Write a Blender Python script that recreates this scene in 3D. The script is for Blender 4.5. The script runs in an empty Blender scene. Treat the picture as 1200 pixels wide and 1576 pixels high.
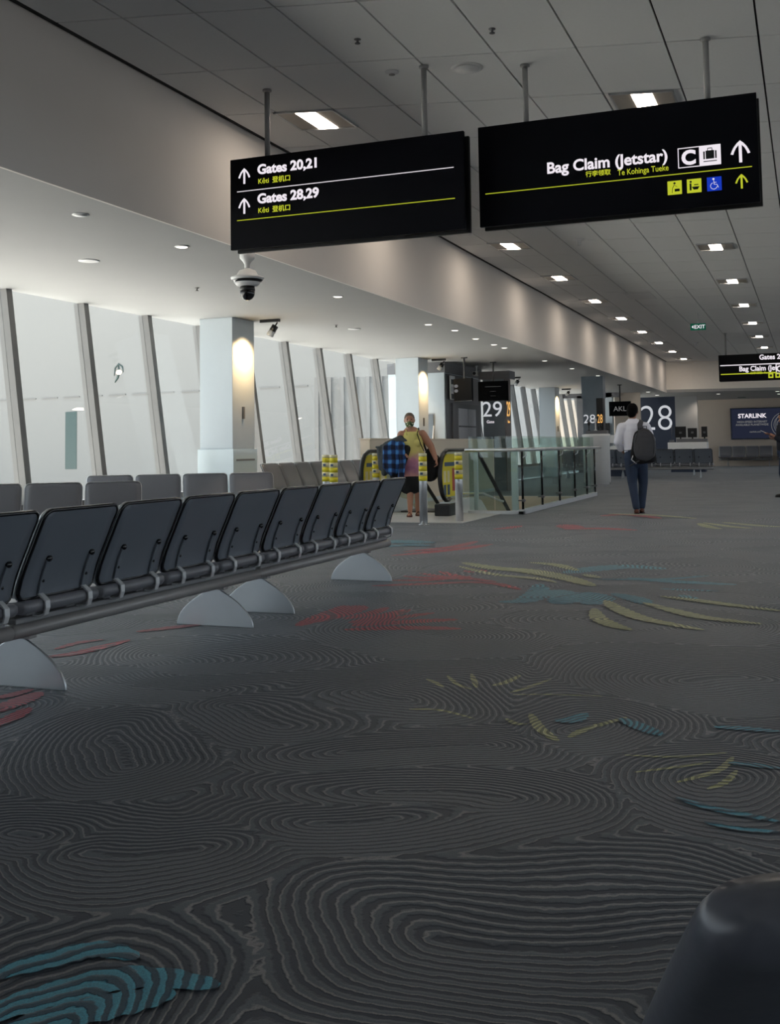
import bpy, bmesh, math, random
import numpy as np
from mathutils import Vector, Matrix
random.seed(4)
scene = bpy.context.scene
COL = scene.collection
PI = math.pi
# ------------------------------------------------------------------ camera
EYE = 1.2
FPX, PPX, PPY = 1650.0, 600.0, 575.0
_th, _pi, _ro = math.atan(643/1650.), math.atan(114/1650.), math.atan(.0155)
_f0 = Vector((-math.sin(_th), math.cos(_th), 0)); _r0 = Vector((math.cos(_th), math.sin(_th), 0)); _u0 = Vector((0, 0, 1))
FWD = _f0*math.cos(_pi) + _u0*math.sin(_pi)
_up = _u0*math.cos(_pi) - _f0*math.sin(_pi)
RGT = _r0*math.cos(_ro) - _up*math.sin(_ro)
UPV = _up*math.cos(_ro) + _r0*math.sin(_ro)
cam_d = bpy.data.cameras.new('camera'); cam = bpy.data.objects.new('camera', cam_d); COL.objects.link(cam)
cam_d.sensor_fit = 'VERTICAL'; cam_d.sensor_height = 36; cam_d.lens = 36*FPX/1576.
cam_d.shift_x = 0; cam_d.shift_y = (PPY-788)/1576.
cam_d.clip_start = .05; cam_d.clip_end = 500
M = Matrix((RGT, UPV, -FWD)).transposed().to_4x4(); M.translation = Vector((0, 0, EYE)); cam.matrix_world = M
scene.camera = cam
# ------------------------------------------------------------------ light and exposure
scene.view_settings.view_transform = 'Standard'; scene.view_settings.look = 'None'
scene.view_settings.exposure = 0.0; scene.view_settings.gamma = 1.0; scene.view_settings.use_curve_mapping = False
wd = bpy.data.worlds.new('sky'); scene.world = wd; wd.use_nodes = True
wd.node_tree.nodes['Background'].inputs[0].default_value = (.80, .91, 1.0, 1)
wd.node_tree.nodes['Background'].inputs[1].default_value = 2.2
sd = bpy.data.lights.new('sun', 'SUN'); sd.energy = 38.0; sd.angle = .02; sd.color = (1, .97, .92)
so = bpy.data.objects.new('sun', sd); COL.objects.link(so)
so.rotation_euler = Vector((.12, -.62, -.9)).to_track_quat('-Z', 'Y').to_euler()

# ------------------------------------------------------------------ pixel -> place helpers
def ray(x, y): return FWD + RGT*((x-PPX)/FPX) + UPV*((PPY-y)/FPX)
def onz(x, y, z=0.):
    d = ray(x, y); t = (z-EYE)/d.z; return Vector((d.x*t, d.y*t, z))
def onx(x, y, X):
    d = ray(x, y); t = X/d.x; return Vector((X, d.y*t, EYE+d.z*t))
def ony(x, y, Y):
    d = ray(x, y); t = Y/d.y; return Vector((d.x*t, Y, EYE+d.z*t))
SK = .2425
ZC, ZU, XB = 3.4, 4.72, -5.7

# ------------------------------------------------------------------ materials
def srgb(r, g=None, b=None):
    if g is None: g = b = r
    f = lambda c: (c/255/12.92) if c/255 <= .04045 else ((c/255+.055)/1.055)**2.4
    return (f(r), f(g), f(b), 1)
def nmat(name):
    m = bpy.data.materials.new(name); m.use_nodes = True
    return m, m.node_tree, m.node_tree.nodes['Principled BSDF']
def mat(name, col, rough=.5, metal=0., noise=.06, scale=8., bump=0., spec=.5, coat=0., emit=0., ecol=None):
    m, nt, b = nmat(name)
    c = col if len(col) == 4 else (*col, 1)
    tc = nt.nodes.new('ShaderNodeTexCoord'); nz = nt.nodes.new('ShaderNodeTexNoise')
    nz.inputs['Scale'].default_value = scale; nz.inputs['Detail'].default_value = 4
    nt.links.new(tc.outputs['Object'], nz.inputs['Vector'])
    mx = nt.nodes.new('ShaderNodeMix'); mx.data_type = 'RGBA'
    mx.inputs[6].default_value = tuple(v*(1-noise) for v in c[:3])+(1,)
    mx.inputs[7].default_value = tuple(min(1, v*(1+noise)) for v in c[:3])+(1,)
    nt.links.new(nz.outputs[0], mx.inputs[0]); nt.links.new(mx.outputs[2], b.inputs['Base Color'])
    b.inputs['Roughness'].default_value = rough; b.inputs['Metallic'].default_value = metal
    b.inputs['Specular IOR Level'].default_value = spec; b.inputs['Coat Weight'].default_value = coat
    if emit: b.inputs['Emission Color'].default_value = ecol or c; b.inputs['Emission Strength'].default_value = emit
    if bump:
        bp = nt.nodes.new('ShaderNodeBump'); bp.inputs['Strength'].default_value = bump; bp.inputs['Distance'].default_value = .01
        nt.links.new(nz.outputs[0], bp.inputs['Height']); nt.links.new(bp.outputs[0], b.inputs['Normal'])
    return m
def glass(name, tint, refl=.08, rough=.0, dens=1.):
    m = bpy.data.materials.new(name); m.use_nodes = True; nt = m.node_tree; nt.nodes.clear()
    out = nt.nodes.new('ShaderNodeOutputMaterial'); tr = nt.nodes.new('ShaderNodeBsdfTransparent'); gl = nt.nodes.new('ShaderNodeBsdfGlossy')
    mx = nt.nodes.new('ShaderNodeMixShader'); lw = nt.nodes.new('ShaderNodeLayerWeight')
    pw = nt.nodes.new('ShaderNodeMath'); pw.operation = 'POWER'; pw.inputs[1].default_value = 5; nt.links.new(lw.outputs['Facing'], pw.inputs[0])
    mm = nt.nodes.new('ShaderNodeMath'); mm.operation = 'MULTIPLY_ADD'; mm.inputs[1].default_value = .22; mm.inputs[2].default_value = refl*.7; mm.use_clamp = True
    nt.links.new(pw.outputs[0], mm.inputs[0]); nt.links.new(mm.outputs[0], mx.inputs[0])
    tr.inputs[0].default_value = tint; gl.inputs['Roughness'].default_value = rough
    nt.links.new(tr.outputs[0], mx.inputs[1]); nt.links.new(gl.outputs[0], mx.inputs[2]); nt.links.new(mx.outputs[0], out.inputs[0])
    return m
def emis(name, col, s=1.):
    m = bpy.data.materials.new(name); m.use_nodes = True; nt = m.node_tree; nt.nodes.clear()
    out = nt.nodes.new('ShaderNodeOutputMaterial'); e = nt.nodes.new('ShaderNodeEmission')
    e.inputs[0].default_value = col; e.inputs[1].default_value = s; nt.links.new(e.outputs[0], out.inputs[0]); return m
def carpet(name, groove, body, crest):
    m, nt, b = nmat(name); N = nt.nodes.new; L = nt.links.new
    at = N('ShaderNodeAttribute'); at.attribute_name = 'phase'
    geo = N('ShaderNodeNewGeometry')
    nz = N('ShaderNodeTexNoise'); nz.inputs['Scale'].default_value = 22; nz.inputs['Detail'].default_value = 3
    L(geo.outputs['Position'], nz.inputs['Vector'])
    mul = N('ShaderNodeMath'); mul.operation = 'MULTIPLY_ADD'; mul.inputs[1].default_value = .55; L(nz.outputs[0], mul.inputs[0]); L(at.outputs['Fac'], mul.inputs[2])
    fr = N('ShaderNodeMath'); fr.operation = 'FRACT'; L(mul.outputs[0], fr.inputs[0])
    rp = N('ShaderNodeValToRGB'); el = rp.color_ramp.elements
    el[0].position = 0; el[0].color = groove; el[1].position = 1; el[1].color = groove
    for p, c in ((.34, groove), (.44, body), (.68, body), (.76, crest), (.83, crest), (.91, groove)):
        e = el.new(p); e.color = c
    L(fr.outputs[0], rp.inputs[0])
    n2 = N('ShaderNodeTexNoise'); n2.inputs['Scale'].default_value = 260; n2.inputs['Detail'].default_value = 2; L(geo.outputs['Position'], n2.inputs['Vector'])
    n3 = N('ShaderNodeTexNoise'); n3.inputs['Scale'].default_value = 1.3; n3.inputs['Detail'].default_value = 3; L(geo.outputs['Position'], n3.inputs['Vector'])
    mr = N('ShaderNodeMapRange'); mr.inputs[1].default_value = .2; mr.inputs[2].default_value = .8; mr.inputs[3].default_value = .55; mr.inputs[4].default_value = 1.45; L(n2.outputs[0], mr.inputs[0])
    mr3 = N('ShaderNodeMapRange'); mr3.inputs[1].default_value = .3; mr3.inputs[2].default_value = .7; mr3.inputs[3].default_value = .85; mr3.inputs[4].default_value = 1.15; L(n3.outputs[0], mr3.inputs[0])
    m2 = N('ShaderNodeMath'); m2.operation = 'MULTIPLY'; L(mr.outputs[0], m2.inputs[0]); L(mr3.outputs[0], m2.inputs[1])
    vm = N('ShaderNodeVectorMath'); vm.operation = 'SCALE'; L(rp.outputs[0], vm.inputs[0]); L(m2.outputs[0], vm.inputs['Scale']); L(vm.outputs[0], b.inputs['Base Color'])
    b.inputs['Roughness'].default_value = .55; b.inputs['Specular IOR Level'].default_value = .42
    b.inputs['Sheen Weight'].default_value = .14; b.inputs['Sheen Roughness'].default_value = .4
    rb = N('ShaderNodeValToRGB'); eb = rb.color_ramp.elements
    eb[0].position = 0; eb[0].color = (0, 0, 0, 1); eb[1].position = 1; eb[1].color = (0, 0, 0, 1)
    for p, v in ((.25, 0), (.45, .8), (.75, 1), (.88, .8), (.95, 0)):
        e = eb.new(p); e.color = (v, v, v, 1)
    L(fr.outputs[0], rb.inputs[0])
    bp = N('ShaderNodeBump'); bp.inputs['Strength'].default_value = .45; bp.inputs['Distance'].default_value = .006; L(rb.outputs[0], bp.inputs['Height'])
    L(bp.outputs[0], b.inputs['Normal'])
    return m
MT = {}
def mk():
    T = MT
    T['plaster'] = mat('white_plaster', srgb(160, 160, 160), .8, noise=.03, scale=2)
    T['bulk'] = mat('bulkhead_paint', srgb(226, 221, 216), .8, noise=.03, scale=2)
    T['tile'] = mat('ceiling_tile_paint', srgb(232, 232, 231), .85, noise=.03, scale=30)
    T['void'] = mat('ceiling_gap_dark', srgb(60), .9)
    T['taupe'] = mat('taupe_wall_paint', srgb(206, 192, 178), .8, noise=.04, scale=3)
    T['colwhite'] = mat('column_white', srgb(188, 197, 203), .45, noise=.02)
    T['colglass'] = mat('column_base_panel', srgb(205, 216, 220), .15, noise=.02)
    T['mull'] = mat('mullion_grey', srgb(118, 116, 114), .5, noise=.04)
    T['alu'] = mat('satin_aluminium', (.62, .63, .64), .3, 1., noise=.05)
    T['foot'] = mat('cast_aluminium_foot', (.60, .63, .66), .36, .85, noise=.08, scale=5)
    T['chrome'] = mat('chrome', (.8, .8, .8), .12, 1., noise=.03)
    T['beam'] = mat('charcoal_beam', srgb(128, 128, 130), .5, .1, noise=.08)
    T['tube'] = mat('grey_metal_tube', srgb(150, 148, 147), .4, .2, noise=.05)
    T['strapgrey'] = mat('light_grey_strap', srgb(196, 198, 200), .4, .2)
    T['numw'] = emis('white_gate_numeral', srgb(205, 208, 212), .9)
    T['rod'] = mat('grey_painted_rod', srgb(150), .5)
    T['pad_shaded'] = mat('charcoal_leather_shaded', srgb(84, 86, 94), .28, noise=.05, scale=60, bump=.03)  # same leather as the pads, darker copy for shade on the near seat
    T['shell'] = mat('charcoal_back_shell', srgb(104, 110, 119), .42, noise=.05, scale=4)
    T['pad'] = mat('charcoal_leather', srgb(112, 113, 119), .33, noise=.05, scale=60, bump=.05)
    T['trim'] = mat('glossy_black_trim', srgb(24, 25, 28), .12, noise=.05)
    T['black'] = mat('black_plastic', srgb(18, 18, 20), .35)
    T['screen'] = mat('screen_black', srgb(4, 5, 8), .5, spec=.05)
    T['signface'] = mat('sign_face_black', srgb(5, 6, 14), .45, spec=.12)
    T['navy'] = mat('navy_panel', srgb(48, 58, 78), .4)
    T['slate'] = mat('slate_panel', srgb(102, 112, 121), .45)
    T['dkgrey'] = mat('dark_grey_frame', srgb(100, 100, 103), .5)
    T['doorgrey'] = mat('grey_door', srgb(186, 186, 190), .5)
    T['beige'] = mat('beige_wall_panel', srgb(228, 212, 194), .6, noise=.03)
    T['deskwhite'] = mat('white_desk', srgb(242, 240, 237), .4, noise=.03)
    T['rubber'] = mat('handrail_rubber', srgb(30, 30, 30), .35)
    T['yellow'] = mat('yellow_tape', srgb(222, 205, 40), .5)
    T['cream'] = mat('cream_tape', srgb(222, 214, 170), .5)
    T['stickblue'] = mat('sticker_blue', srgb(60, 80, 110), .5)
    T['stickred'] = mat('sticker_red', srgb(170, 60, 50), .5)
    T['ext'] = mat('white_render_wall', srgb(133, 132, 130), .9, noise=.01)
    T['apron'] = mat('concrete_apron', srgb(190, 188, 182), .9, noise=.06, scale=.3)
    T['teal_win'] = mat('teal_window', srgb(50, 70, 68), .3)
    T['gwin'] = glass('window_glass', (.97, .98, .98, 1), .04)
    T['gbal'] = glass('green_balustrade_glass', (.86, .92, .895, 1), .06)
    T['gesc'] = glass('escalator_glass', (.86, .92, .90, 1), .06)
    T['steel'] = mat('brushed_steel', (.72, .74, .76), .34, .8, noise=.06)
    T['txtw'] = emis('lit_white_lettering', (.86, .80, .86, 1), 1.)
    T['txty'] = emis('lit_yellow_lettering', srgb(196, 204, 52), .9)
    T['blue'] = emis('lit_blue_pictogram', srgb(28, 60, 190), .9)
    T['picdark'] = mat('pictogram_dark', srgb(14, 16, 20), .4)
    T['lampw'] = emis('lamp_warm_white', (1, .86, .72, 1), 35.)
    T['lampd'] = emis('downlight_white', (1, .94, .86, 1), 2.2)
    T['refl'] = mat('lamp_reflector', srgb(180, 172, 162), .35, .3)
    T['white'] = mat('white_plastic', srgb(215), .4)
    T['exitg'] = emis('exit_sign_green', srgb(20, 84, 62), .8)
    T['carpet'] = carpet('swirl_carpet', srgb(34, 43, 55), srgb(71, 77, 86), srgb(124, 122, 122))
    T['cred'] = carpet('red_carpet_stroke', srgb(96, 26, 38), srgb(182, 24, 44), srgb(196, 36, 54))
    T['cyel'] = carpet('yellow_carpet_stroke', srgb(100, 102, 72), srgb(168, 168, 112), srgb(196, 194, 140))
    T['cteal'] = carpet('teal_carpet_stroke', srgb(30, 66, 82), srgb(60, 140, 160), srgb(72, 152, 172))
    T['sign_grey'] = emis('screen_text_grey', srgb(130, 130, 130), .7)
    T['skin'] = mat('tan_skin', srgb(150, 100, 76), .5, noise=.08)
    T['skin2'] = mat('light_brown_skin', srgb(170, 122, 98), .5, noise=.06)
    T['hair'] = mat('black_hair', srgb(12, 11, 11), .8, spec=.1)
    T['greyhair'] = mat('cropped_grey_hair', srgb(104, 92, 82), .7, noise=.2, scale=60)
    T['shirtw'] = mat('white_shirt', srgb(240, 239, 248), .8, noise=.05, scale=12, bump=.3)
    T['jeans'] = mat('navy_denim', srgb(42, 56, 80), .8, noise=.18, scale=14, bump=.2)
    T['darkshirt'] = mat('navy_shirt', srgb(22, 26, 40), .8, noise=.1, scale=12)
    T['blackcloth'] = mat('black_cloth', srgb(15, 15, 18), .85, noise=.2, scale=14)
    T['packgrey'] = mat('grey_backpack_cloth', srgb(72, 72, 76), .8, noise=.15, scale=14)
    T['brown'] = mat('brown_leather_shoe', srgb(96, 52, 40), .4)
    T['greycloth'] = mat('dark_grey_cloth', srgb(72, 78, 80), .85, noise=.2, scale=14)
    T['phone'] = mat('white_phone', srgb(215), .3)
mk()
# tie-dye vest: yellow above, mauve and pink below (a property of the cloth itself)
def tiedye():
    m, nt, b = nmat('tie_dye_cloth'); N = nt.nodes.new; L = nt.links.new
    tc = N('ShaderNodeTexCoord'); sp = N('ShaderNodeSeparateXYZ'); L(tc.outputs['Object'], sp.inputs[0])
    nz = N('ShaderNodeTexNoise'); nz.inputs['Scale'].default_value = 9; L(tc.outputs['Object'], nz.inputs['Vector'])
    ma = N('ShaderNodeMath'); ma.operation = 'MULTIPLY_ADD'; ma.inputs[1].default_value = .25; L(nz.outputs[0], ma.inputs[0]); L(sp.outputs['Z'], ma.inputs[2])
    rp = N('ShaderNodeValToRGB'); el = rp.color_ramp.elements
    mr = N('ShaderNodeMapRange'); mr.inputs[1].default_value = .75; mr.inputs[2].default_value = 1.6; L(ma.outputs[0], mr.inputs[0])
    el[0].position = 0; el[0].color = srgb(200, 150, 130); el[1].position = 1; el[1].color = srgb(214, 206, 124)
    for p, c in ((.25, srgb(150, 100, 130)), (.42, srgb(190, 130, 150)), (.58, srgb(212, 198, 120))):
        e = el.new(p); e.color = c
    L(mr.outputs[0], rp.inputs[0]); L(rp.outputs[0], b.inputs['Base Color']); b.inputs['Roughness'].default_value = .85
    return m
MT['tiedye'] = tiedye()
def plaid():
    m, nt, b = nmat('blue_plaid_cloth'); N = nt.nodes.new; L = nt.links.new
    tc = N('ShaderNodeTexCoord'); sp = N('ShaderNodeSeparateXYZ'); prev = None
    nz = N('ShaderNodeTexNoise'); nz.inputs['Scale'].default_value = 7; L(tc.outputs['Object'], nz.inputs['Vector'])
    vs_ = N('ShaderNodeVectorMath'); vs_.operation = 'MULTIPLY_ADD'; vs_.inputs[1].default_value = (.06, .06, .06); L(nz.outputs['Color'], vs_.inputs[0]); L(tc.outputs['Object'], vs_.inputs[2]); L(vs_.outputs[0], sp.inputs[0])
    for ax, s in (('X', 48), ('Z', 40)):
        mu = N('ShaderNodeMath'); mu.operation = 'MULTIPLY'; mu.inputs[1].default_value = s; L(sp.outputs[ax], mu.inputs[0])
        si = N('ShaderNodeMath'); si.operation = 'SINE'; L(mu.outputs[0], si.inputs[0])
        gt = N('ShaderNodeMapRange'); gt.inputs[1].default_value = -.2; gt.inputs[2].default_value = .6; L(si.outputs[0], gt.inputs[0])
        if prev:
            ad = N('ShaderNodeMath'); ad.operation = 'ADD'; L(prev.outputs[0], ad.inputs[0]); L(gt.outputs[0], ad.inputs[1]); prev = ad
        else: prev = gt
    hf = N('ShaderNodeMath'); hf.operation = 'MULTIPLY'; hf.inputs[1].default_value = .5; L(prev.outputs[0], hf.inputs[0])
    rp = N('ShaderNodeValToRGB'); el = rp.color_ramp.elements; el[0].color = srgb(14, 22, 44); el[1].color = srgb(70, 135, 200)
    e = el.new(.5); e.color = srgb(28, 62, 112)
    L(hf.outputs[0], rp.inputs[0]); L(rp.outputs[0], b.inputs['Base Color']); b.inputs['Roughness'].default_value = .85
    return m
MT['plaid'] = plaid()
def maskmat():
    m, nt, b = nmat('patterned_mask'); N = nt.nodes.new; L = nt.links.new
    tc = N('ShaderNodeTexCoord'); v = N('ShaderNodeTexVoronoi'); v.inputs['Scale'].default_value = 38; L(tc.outputs['Object'], v.inputs['Vector'])
    rp = N('ShaderNodeValToRGB'); rp.color_ramp.interpolation = 'CONSTANT'; el = rp.color_ramp.elements
    el[0].color = srgb(40, 62, 36); el[1].position = .75; el[1].color = srgb(190, 190, 160); e = el.new(.4); e.color = srgb(86, 110, 60)
    L(v.outputs['Color'], rp.inputs[0]); L(rp.outputs[0], b.inputs['Base Color']); return m
MT['mask'] = maskmat()

# ------------------------------------------------------------------ mesh helpers
class MB:
    def __init__(s): s.v = []; s.f = []; s.sm = []
    def add(s, vs, fs, smooth=False, M=None):
        o = len(s.v)
        s.v += [tuple((M @ Vector(p)) if M else p) for p in vs]
        s.f += [tuple(i+o for i in f) for f in fs]; s.sm += [smooth]*len(fs); return s
    def box(s, x0, x1, y0, y1, z0, z1, M=None):
        vs = [(x, y, z) for z in (z0, z1) for y in (y0, y1) for x in (x0, x1)]
        return s.add(vs, [(0, 2, 3, 1), (4, 5, 7, 6), (0, 1, 5, 4), (2, 6, 7, 3), (0, 4, 6, 2), (1, 3, 7, 5)], False, M)
    def prism(s, poly, d0, d1, axis='z', M=None, smooth=False):
        n = len(poly)
        def P(a, b, d): return {'z': (a, b, d), 'y': (a, d, b), 'x': (d, a, b)}[axis]
        vs = [P(a, b, d0) for a, b in poly]+[P(a, b, d1) for a, b in poly]
        ar = sum(poly[i][0]*poly[(i+1) % n][1]-poly[(i+1) % n][0]*poly[i][1] for i in range(n))
        flip = (ar < 0) != (axis == 'y') != (d1 < d0)
        caps = [tuple(range(n-1, -1, -1)), tuple(range(n, 2*n))]
        sides = [(i, (i+1) % n, n+(i+1) % n, n+i) for i in range(n)]
        if flip: caps = [tuple(reversed(c)) for c in caps]; sides = [tuple(reversed(c)) for c in sides]
        s.add(vs, caps+sides, False, M)
        if smooth: s.sm[-n:] = [True]*n
        return s
    def rings(s, rs, cap=True, M=None, smooth=True, close=False):
        n = len(rs[0]); vs = [p for r in rs for p in r]; fs = []
        m = len(rs)
        for i in range(m if close else m-1):
            for j in range(n):
                a, b = i*n+j, i*n+(j+1) % n; c, d = ((i+1) % m)*n+(j+1) % n, ((i+1) % m)*n+j
                fs.append((a, b, c, d))
        if cap and not close: fs += [tuple(range(n-1, -1, -1)), tuple(range((m-1)*n, m*n))]
        return s.add(vs, fs, smooth, M)
    def tube(s, pts, r, n=10, cap=True, close=False, M=None, flat=1.):
        pts = [Vector(p) for p in pts]; rs = []
        rr = r if isinstance(r, (list, tuple)) else [r]*len(pts)
        up = Vector((0, 0, 1)); m = len(pts); pu = None
        for i, p in enumerate(pts):
            a = pts[(i-1) % m] if (close or i > 0) else p; b = pts[(i+1) % m] if (close or i < m-1) else p
            t = (b-a).normalized()
            if pu is None:
                pu = t.cross(up)
                if pu.length < .1: pu = t.cross(Vector((1, 0, 0)))
            u = (pu - t*pu.dot(t)).normalized(); w = t.cross(u); pu = u
            rs.append([tuple(p+(u*math.cos(k*2*PI/n)+w*math.sin(k*2*PI/n)*flat)*rr[i]) for k in range(n)])
        return s.rings(rs, cap, M, True, close)
    def lathe(s, prof, n=24, M=None, cx=0, cy=0):
        return s.rings([[(cx+r*math.cos(k*2*PI/n), cy+r*math.sin(k*2*PI/n), z) for k in range(n)] for r, z in prof], True, M)
    def ball(s, c, r, n=12, M=None):
        rx, ry, rz = r if isinstance(r, (tuple, list)) else (r, r, r); rs = []
        for i in range(1, n):
            a = -PI/2+PI*i/n
            rs.append([(c[0]+rx*math.cos(a)*math.cos(k*2*PI/(2*n)), c[1]+ry*math.cos(a)*math.sin(k*2*PI/(2*n)), c[2]+rz*math.sin(a)) for k in range(2*n)])
        return s.rings(rs, True, M)
    def build(s, name, m, parent=None, kind=None, loc=None, bevel=0, label=None):
        me = bpy.data.meshes.new(name); me.from_pydata(s.v, [], s.f); me.polygons.foreach_set('use_smooth', s.sm); me.update()
        if m: me.materials.append(MT[m] if isinstance(m, str) else m)
        o = bpy.data.objects.new(name, me); COL.objects.link(o)
        if parent is not None: o.parent = parent
        if kind: o['kind'] = kind
        if label: o['label'] = label
        if loc: o.location = loc
        if bevel:
            b = o.modifiers.new('bevel', 'BEVEL'); b.width = bevel; b.segments = 2; b.limit_method = 'ANGLE'; b.angle_limit = .6
        return o
def thing(name, label, cat, loc=(0, 0, 0), rz=0, group=None):
    o = bpy.data.objects.new(name, None); COL.objects.link(o); o.empty_display_size = .1
    o.location = loc; o.rotation_euler = (0, 0, rz); o['label'] = label; o['category'] = cat
    if group: o['group'] = group
    return o
def tag(o, label, cat, group=None):
    o['label'] = label; o['category'] = cat
    if group: o['group'] = group
    return o
def dup(root, loc=None, rz=None, label=None, group=None, scale=None):
    def cp(o, par):
        c = o.copy(); COL.objects.link(c); c.parent = par
        for ch in [x for x in bpy.data.objects if x.parent == o]: cp(ch, c)
        return c
    r = cp(root, None)
    if loc is not None: r.location = loc
    if rz is not None: r.rotation_euler = (0, 0, rz)
    if label: r['label'] = label
    if group: r['group'] = group
    if scale: r.scale = scale
    return r
def text(s, size, m, M, parent, name='lettering', align='LEFT', bold=0., sx=1., label=None, ext=.002):
    cu = bpy.data.curves.new('t', 'FONT'); cu.body = s; cu.size = size; cu.align_x = align; cu.offset = bold; cu.extrude = ext; cu.resolution_u = 4 if size < .5 else 10
    t = bpy.data.objects.new('t', cu); COL.objects.link(t); t.scale = (sx, 1, 1)
    dg = bpy.context.evaluated_depsgraph_get(); dg.update()
    me = bpy.data.meshes.new_from_object(t.evaluated_get(dg)); me.transform(M @ Matrix.Diagonal((sx, 1, 1, 1)))
    bpy.data.objects.remove(t); me.materials.clear(); me.materials.append(MT[m] if isinstance(m, str) else m)
    o = bpy.data.objects.new(name, me); COL.objects.link(o); o.parent = parent
    if label: o['label'] = label
    return o
def face_M(x, y, z, rz=0.):   # a frame whose local x,y lie in a vertical plane facing -Y (turned by rz)
    return Matrix.Translation((x, y, z)) @ Matrix.Rotation(rz, 4, 'Z') @ Matrix.Rotation(PI/2, 4, 'X')

# ------------------------------------------------------------------ carpet field
rng = np.random.RandomState(7)
near_px = [(225, 1152), (857, 1420), (1095, 1215), (205, 1340), (20, 1280), (1120, 1042), (900, 1110), (540, 1280), (90, 1560), (640, 1140), (430, 1100), (560, 1075), (1190, 1480), (640, 1230)]
def arc_seed(c, ang, ln, bend):
    out = []
    for k in range(5):
        t = k/4-.5; a = ang+bend*t
        out.append((c[0]+ln*t*math.cos(ang)-bend*ln*.5*(t*t-.1)*math.sin(ang), c[1]+ln*t*math.sin(ang)+bend*ln*.5*(t*t-.1)*math.cos(ang)))
    return out
CEN = [tuple(onz(*p)[:2]) for p in near_px]; SEEDS = []
for i, c in enumerate(CEN): SEEDS.append(arc_seed(c, rng.uniform(-.7, .9), rng.uniform(.08, .55), rng.uniform(-1.5, 1.5)))
for i in range(-12, 4):
    for j in range(0, 38):
        c = (i*1.15+rng.uniform(-.5, .5), 1.0+j*1.15+rng.uniform(-.5, .5)); prm = (rng.uniform(0, PI), rng.uniform(.1, 1.2), rng.uniform(-2.8, 2.8))
        if all((c[0]-a[0])**2+(c[1]-a[1])**2 > .85**2 for a in CEN): SEEDS.append(arc_seed(c, *prm))
SEEDS = np.array(SEEDS); SC = SEEDS.mean(axis=1)
def phase(X, Y):
    X = np.asarray(X, float); Y = np.asarray(Y, float)
    dx = .13*np.sin(2.3*X+1.7*Y+.4)+.04*np.sin(5.1*Y-3.7*X+1.)+.006*np.sin(13*X+9*Y)
    dy = .13*np.sin(2.1*Y-1.9*X+2.)+.04*np.sin(4.7*X+4.3*Y)+.006*np.sin(11*Y-12*X+1)
    x, y = X+dx, Y+dy; best = np.full_like(x, 3.)
    bi, bj = np.floor(x/1.5).astype(int), np.floor(y/1.5).astype(int); key = bi*1000+bj
    order = np.argsort(key, kind='stable'); ks = key[order]; cuts = np.flatnonzero(np.diff(ks))+1
    for idx in np.split(order, cuts):
        cx, cy = (bi[idx[0]]+.5)*1.5, (bj[idx[0]]+.5)*1.5
        if cy > 44: continue
        px, py = x[idx], y[idx]; acc = np.full(len(idx), 1e-30); KS = .022
        for sd_ in SEEDS[(SC[:, 0]-cx)**2+(SC[:, 1]-cy)**2 < 2.6**2]:
            bb = np.full(len(idx), 3.)
            for k in range(4):
                ax, ay = sd_[k]; vx, vy = sd_[k+1]-sd_[k]; q = np.clip(((px-ax)*vx+(py-ay)*vy)/(vx*vx+vy*vy+1e-9), 0, 1)
                bb = np.minimum(bb, np.hypot(px-ax-q*vx, py-ay-q*vy))
            acc += np.exp(-bb/KS)
        best[idx] = -KS*np.log(acc)+1.
    return best/.035
def set_phase(o):
    me = o.data; n = len(me.vertices); co = np.empty(n*3); me.vertices.foreach_get('co', co); co = co.reshape(-1, 3)
    a = me.attributes.new('phase', 'FLOAT', 'POINT'); a.data.foreach_set('value', phase(co[:, 0], co[:, 1]).astype(np.float32))
# escalator well in the floor
VX0, VX1, VY0, VY1 = -7.85, -4.82, 18.55, 25.2
fm = MB()
def grid(x0, x1, y0, y1, s):
    nx = max(1, int(round((x1-x0)/s))); ny = max(1, int(round((y1-y0)/s)))
    vs = [(x0+(x1-x0)*i/nx, y0+(y1-y0)*j/ny, 0) for j in range(ny+1) for i in range(nx+1)]
    fm.add(vs, [(j*(nx+1)+i, j*(nx+1)+i+1, (j+1)*(nx+1)+i+1, (j+1)*(nx+1)+i) for j in range(ny) for i in range(nx)])
grid(-9.5, .6, 1.4, 12, .035)
grid(-9.5, .6, 12, VY0, .06); grid(-9.5, VX0, VY0, VY1, .1); grid(VX1, .6, VY0, VY1, .08); grid(-9.5, .6, VY1, 40, .12)
grid(-9.5, .6, 40, 57.4, .4); grid(-9.5, .6, -12, 1.4, .4); grid(.6, 8, -12, 57.4, .5)
floor = fm.build('floor', 'carpet', kind='structure'); set_phase(floor)
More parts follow.
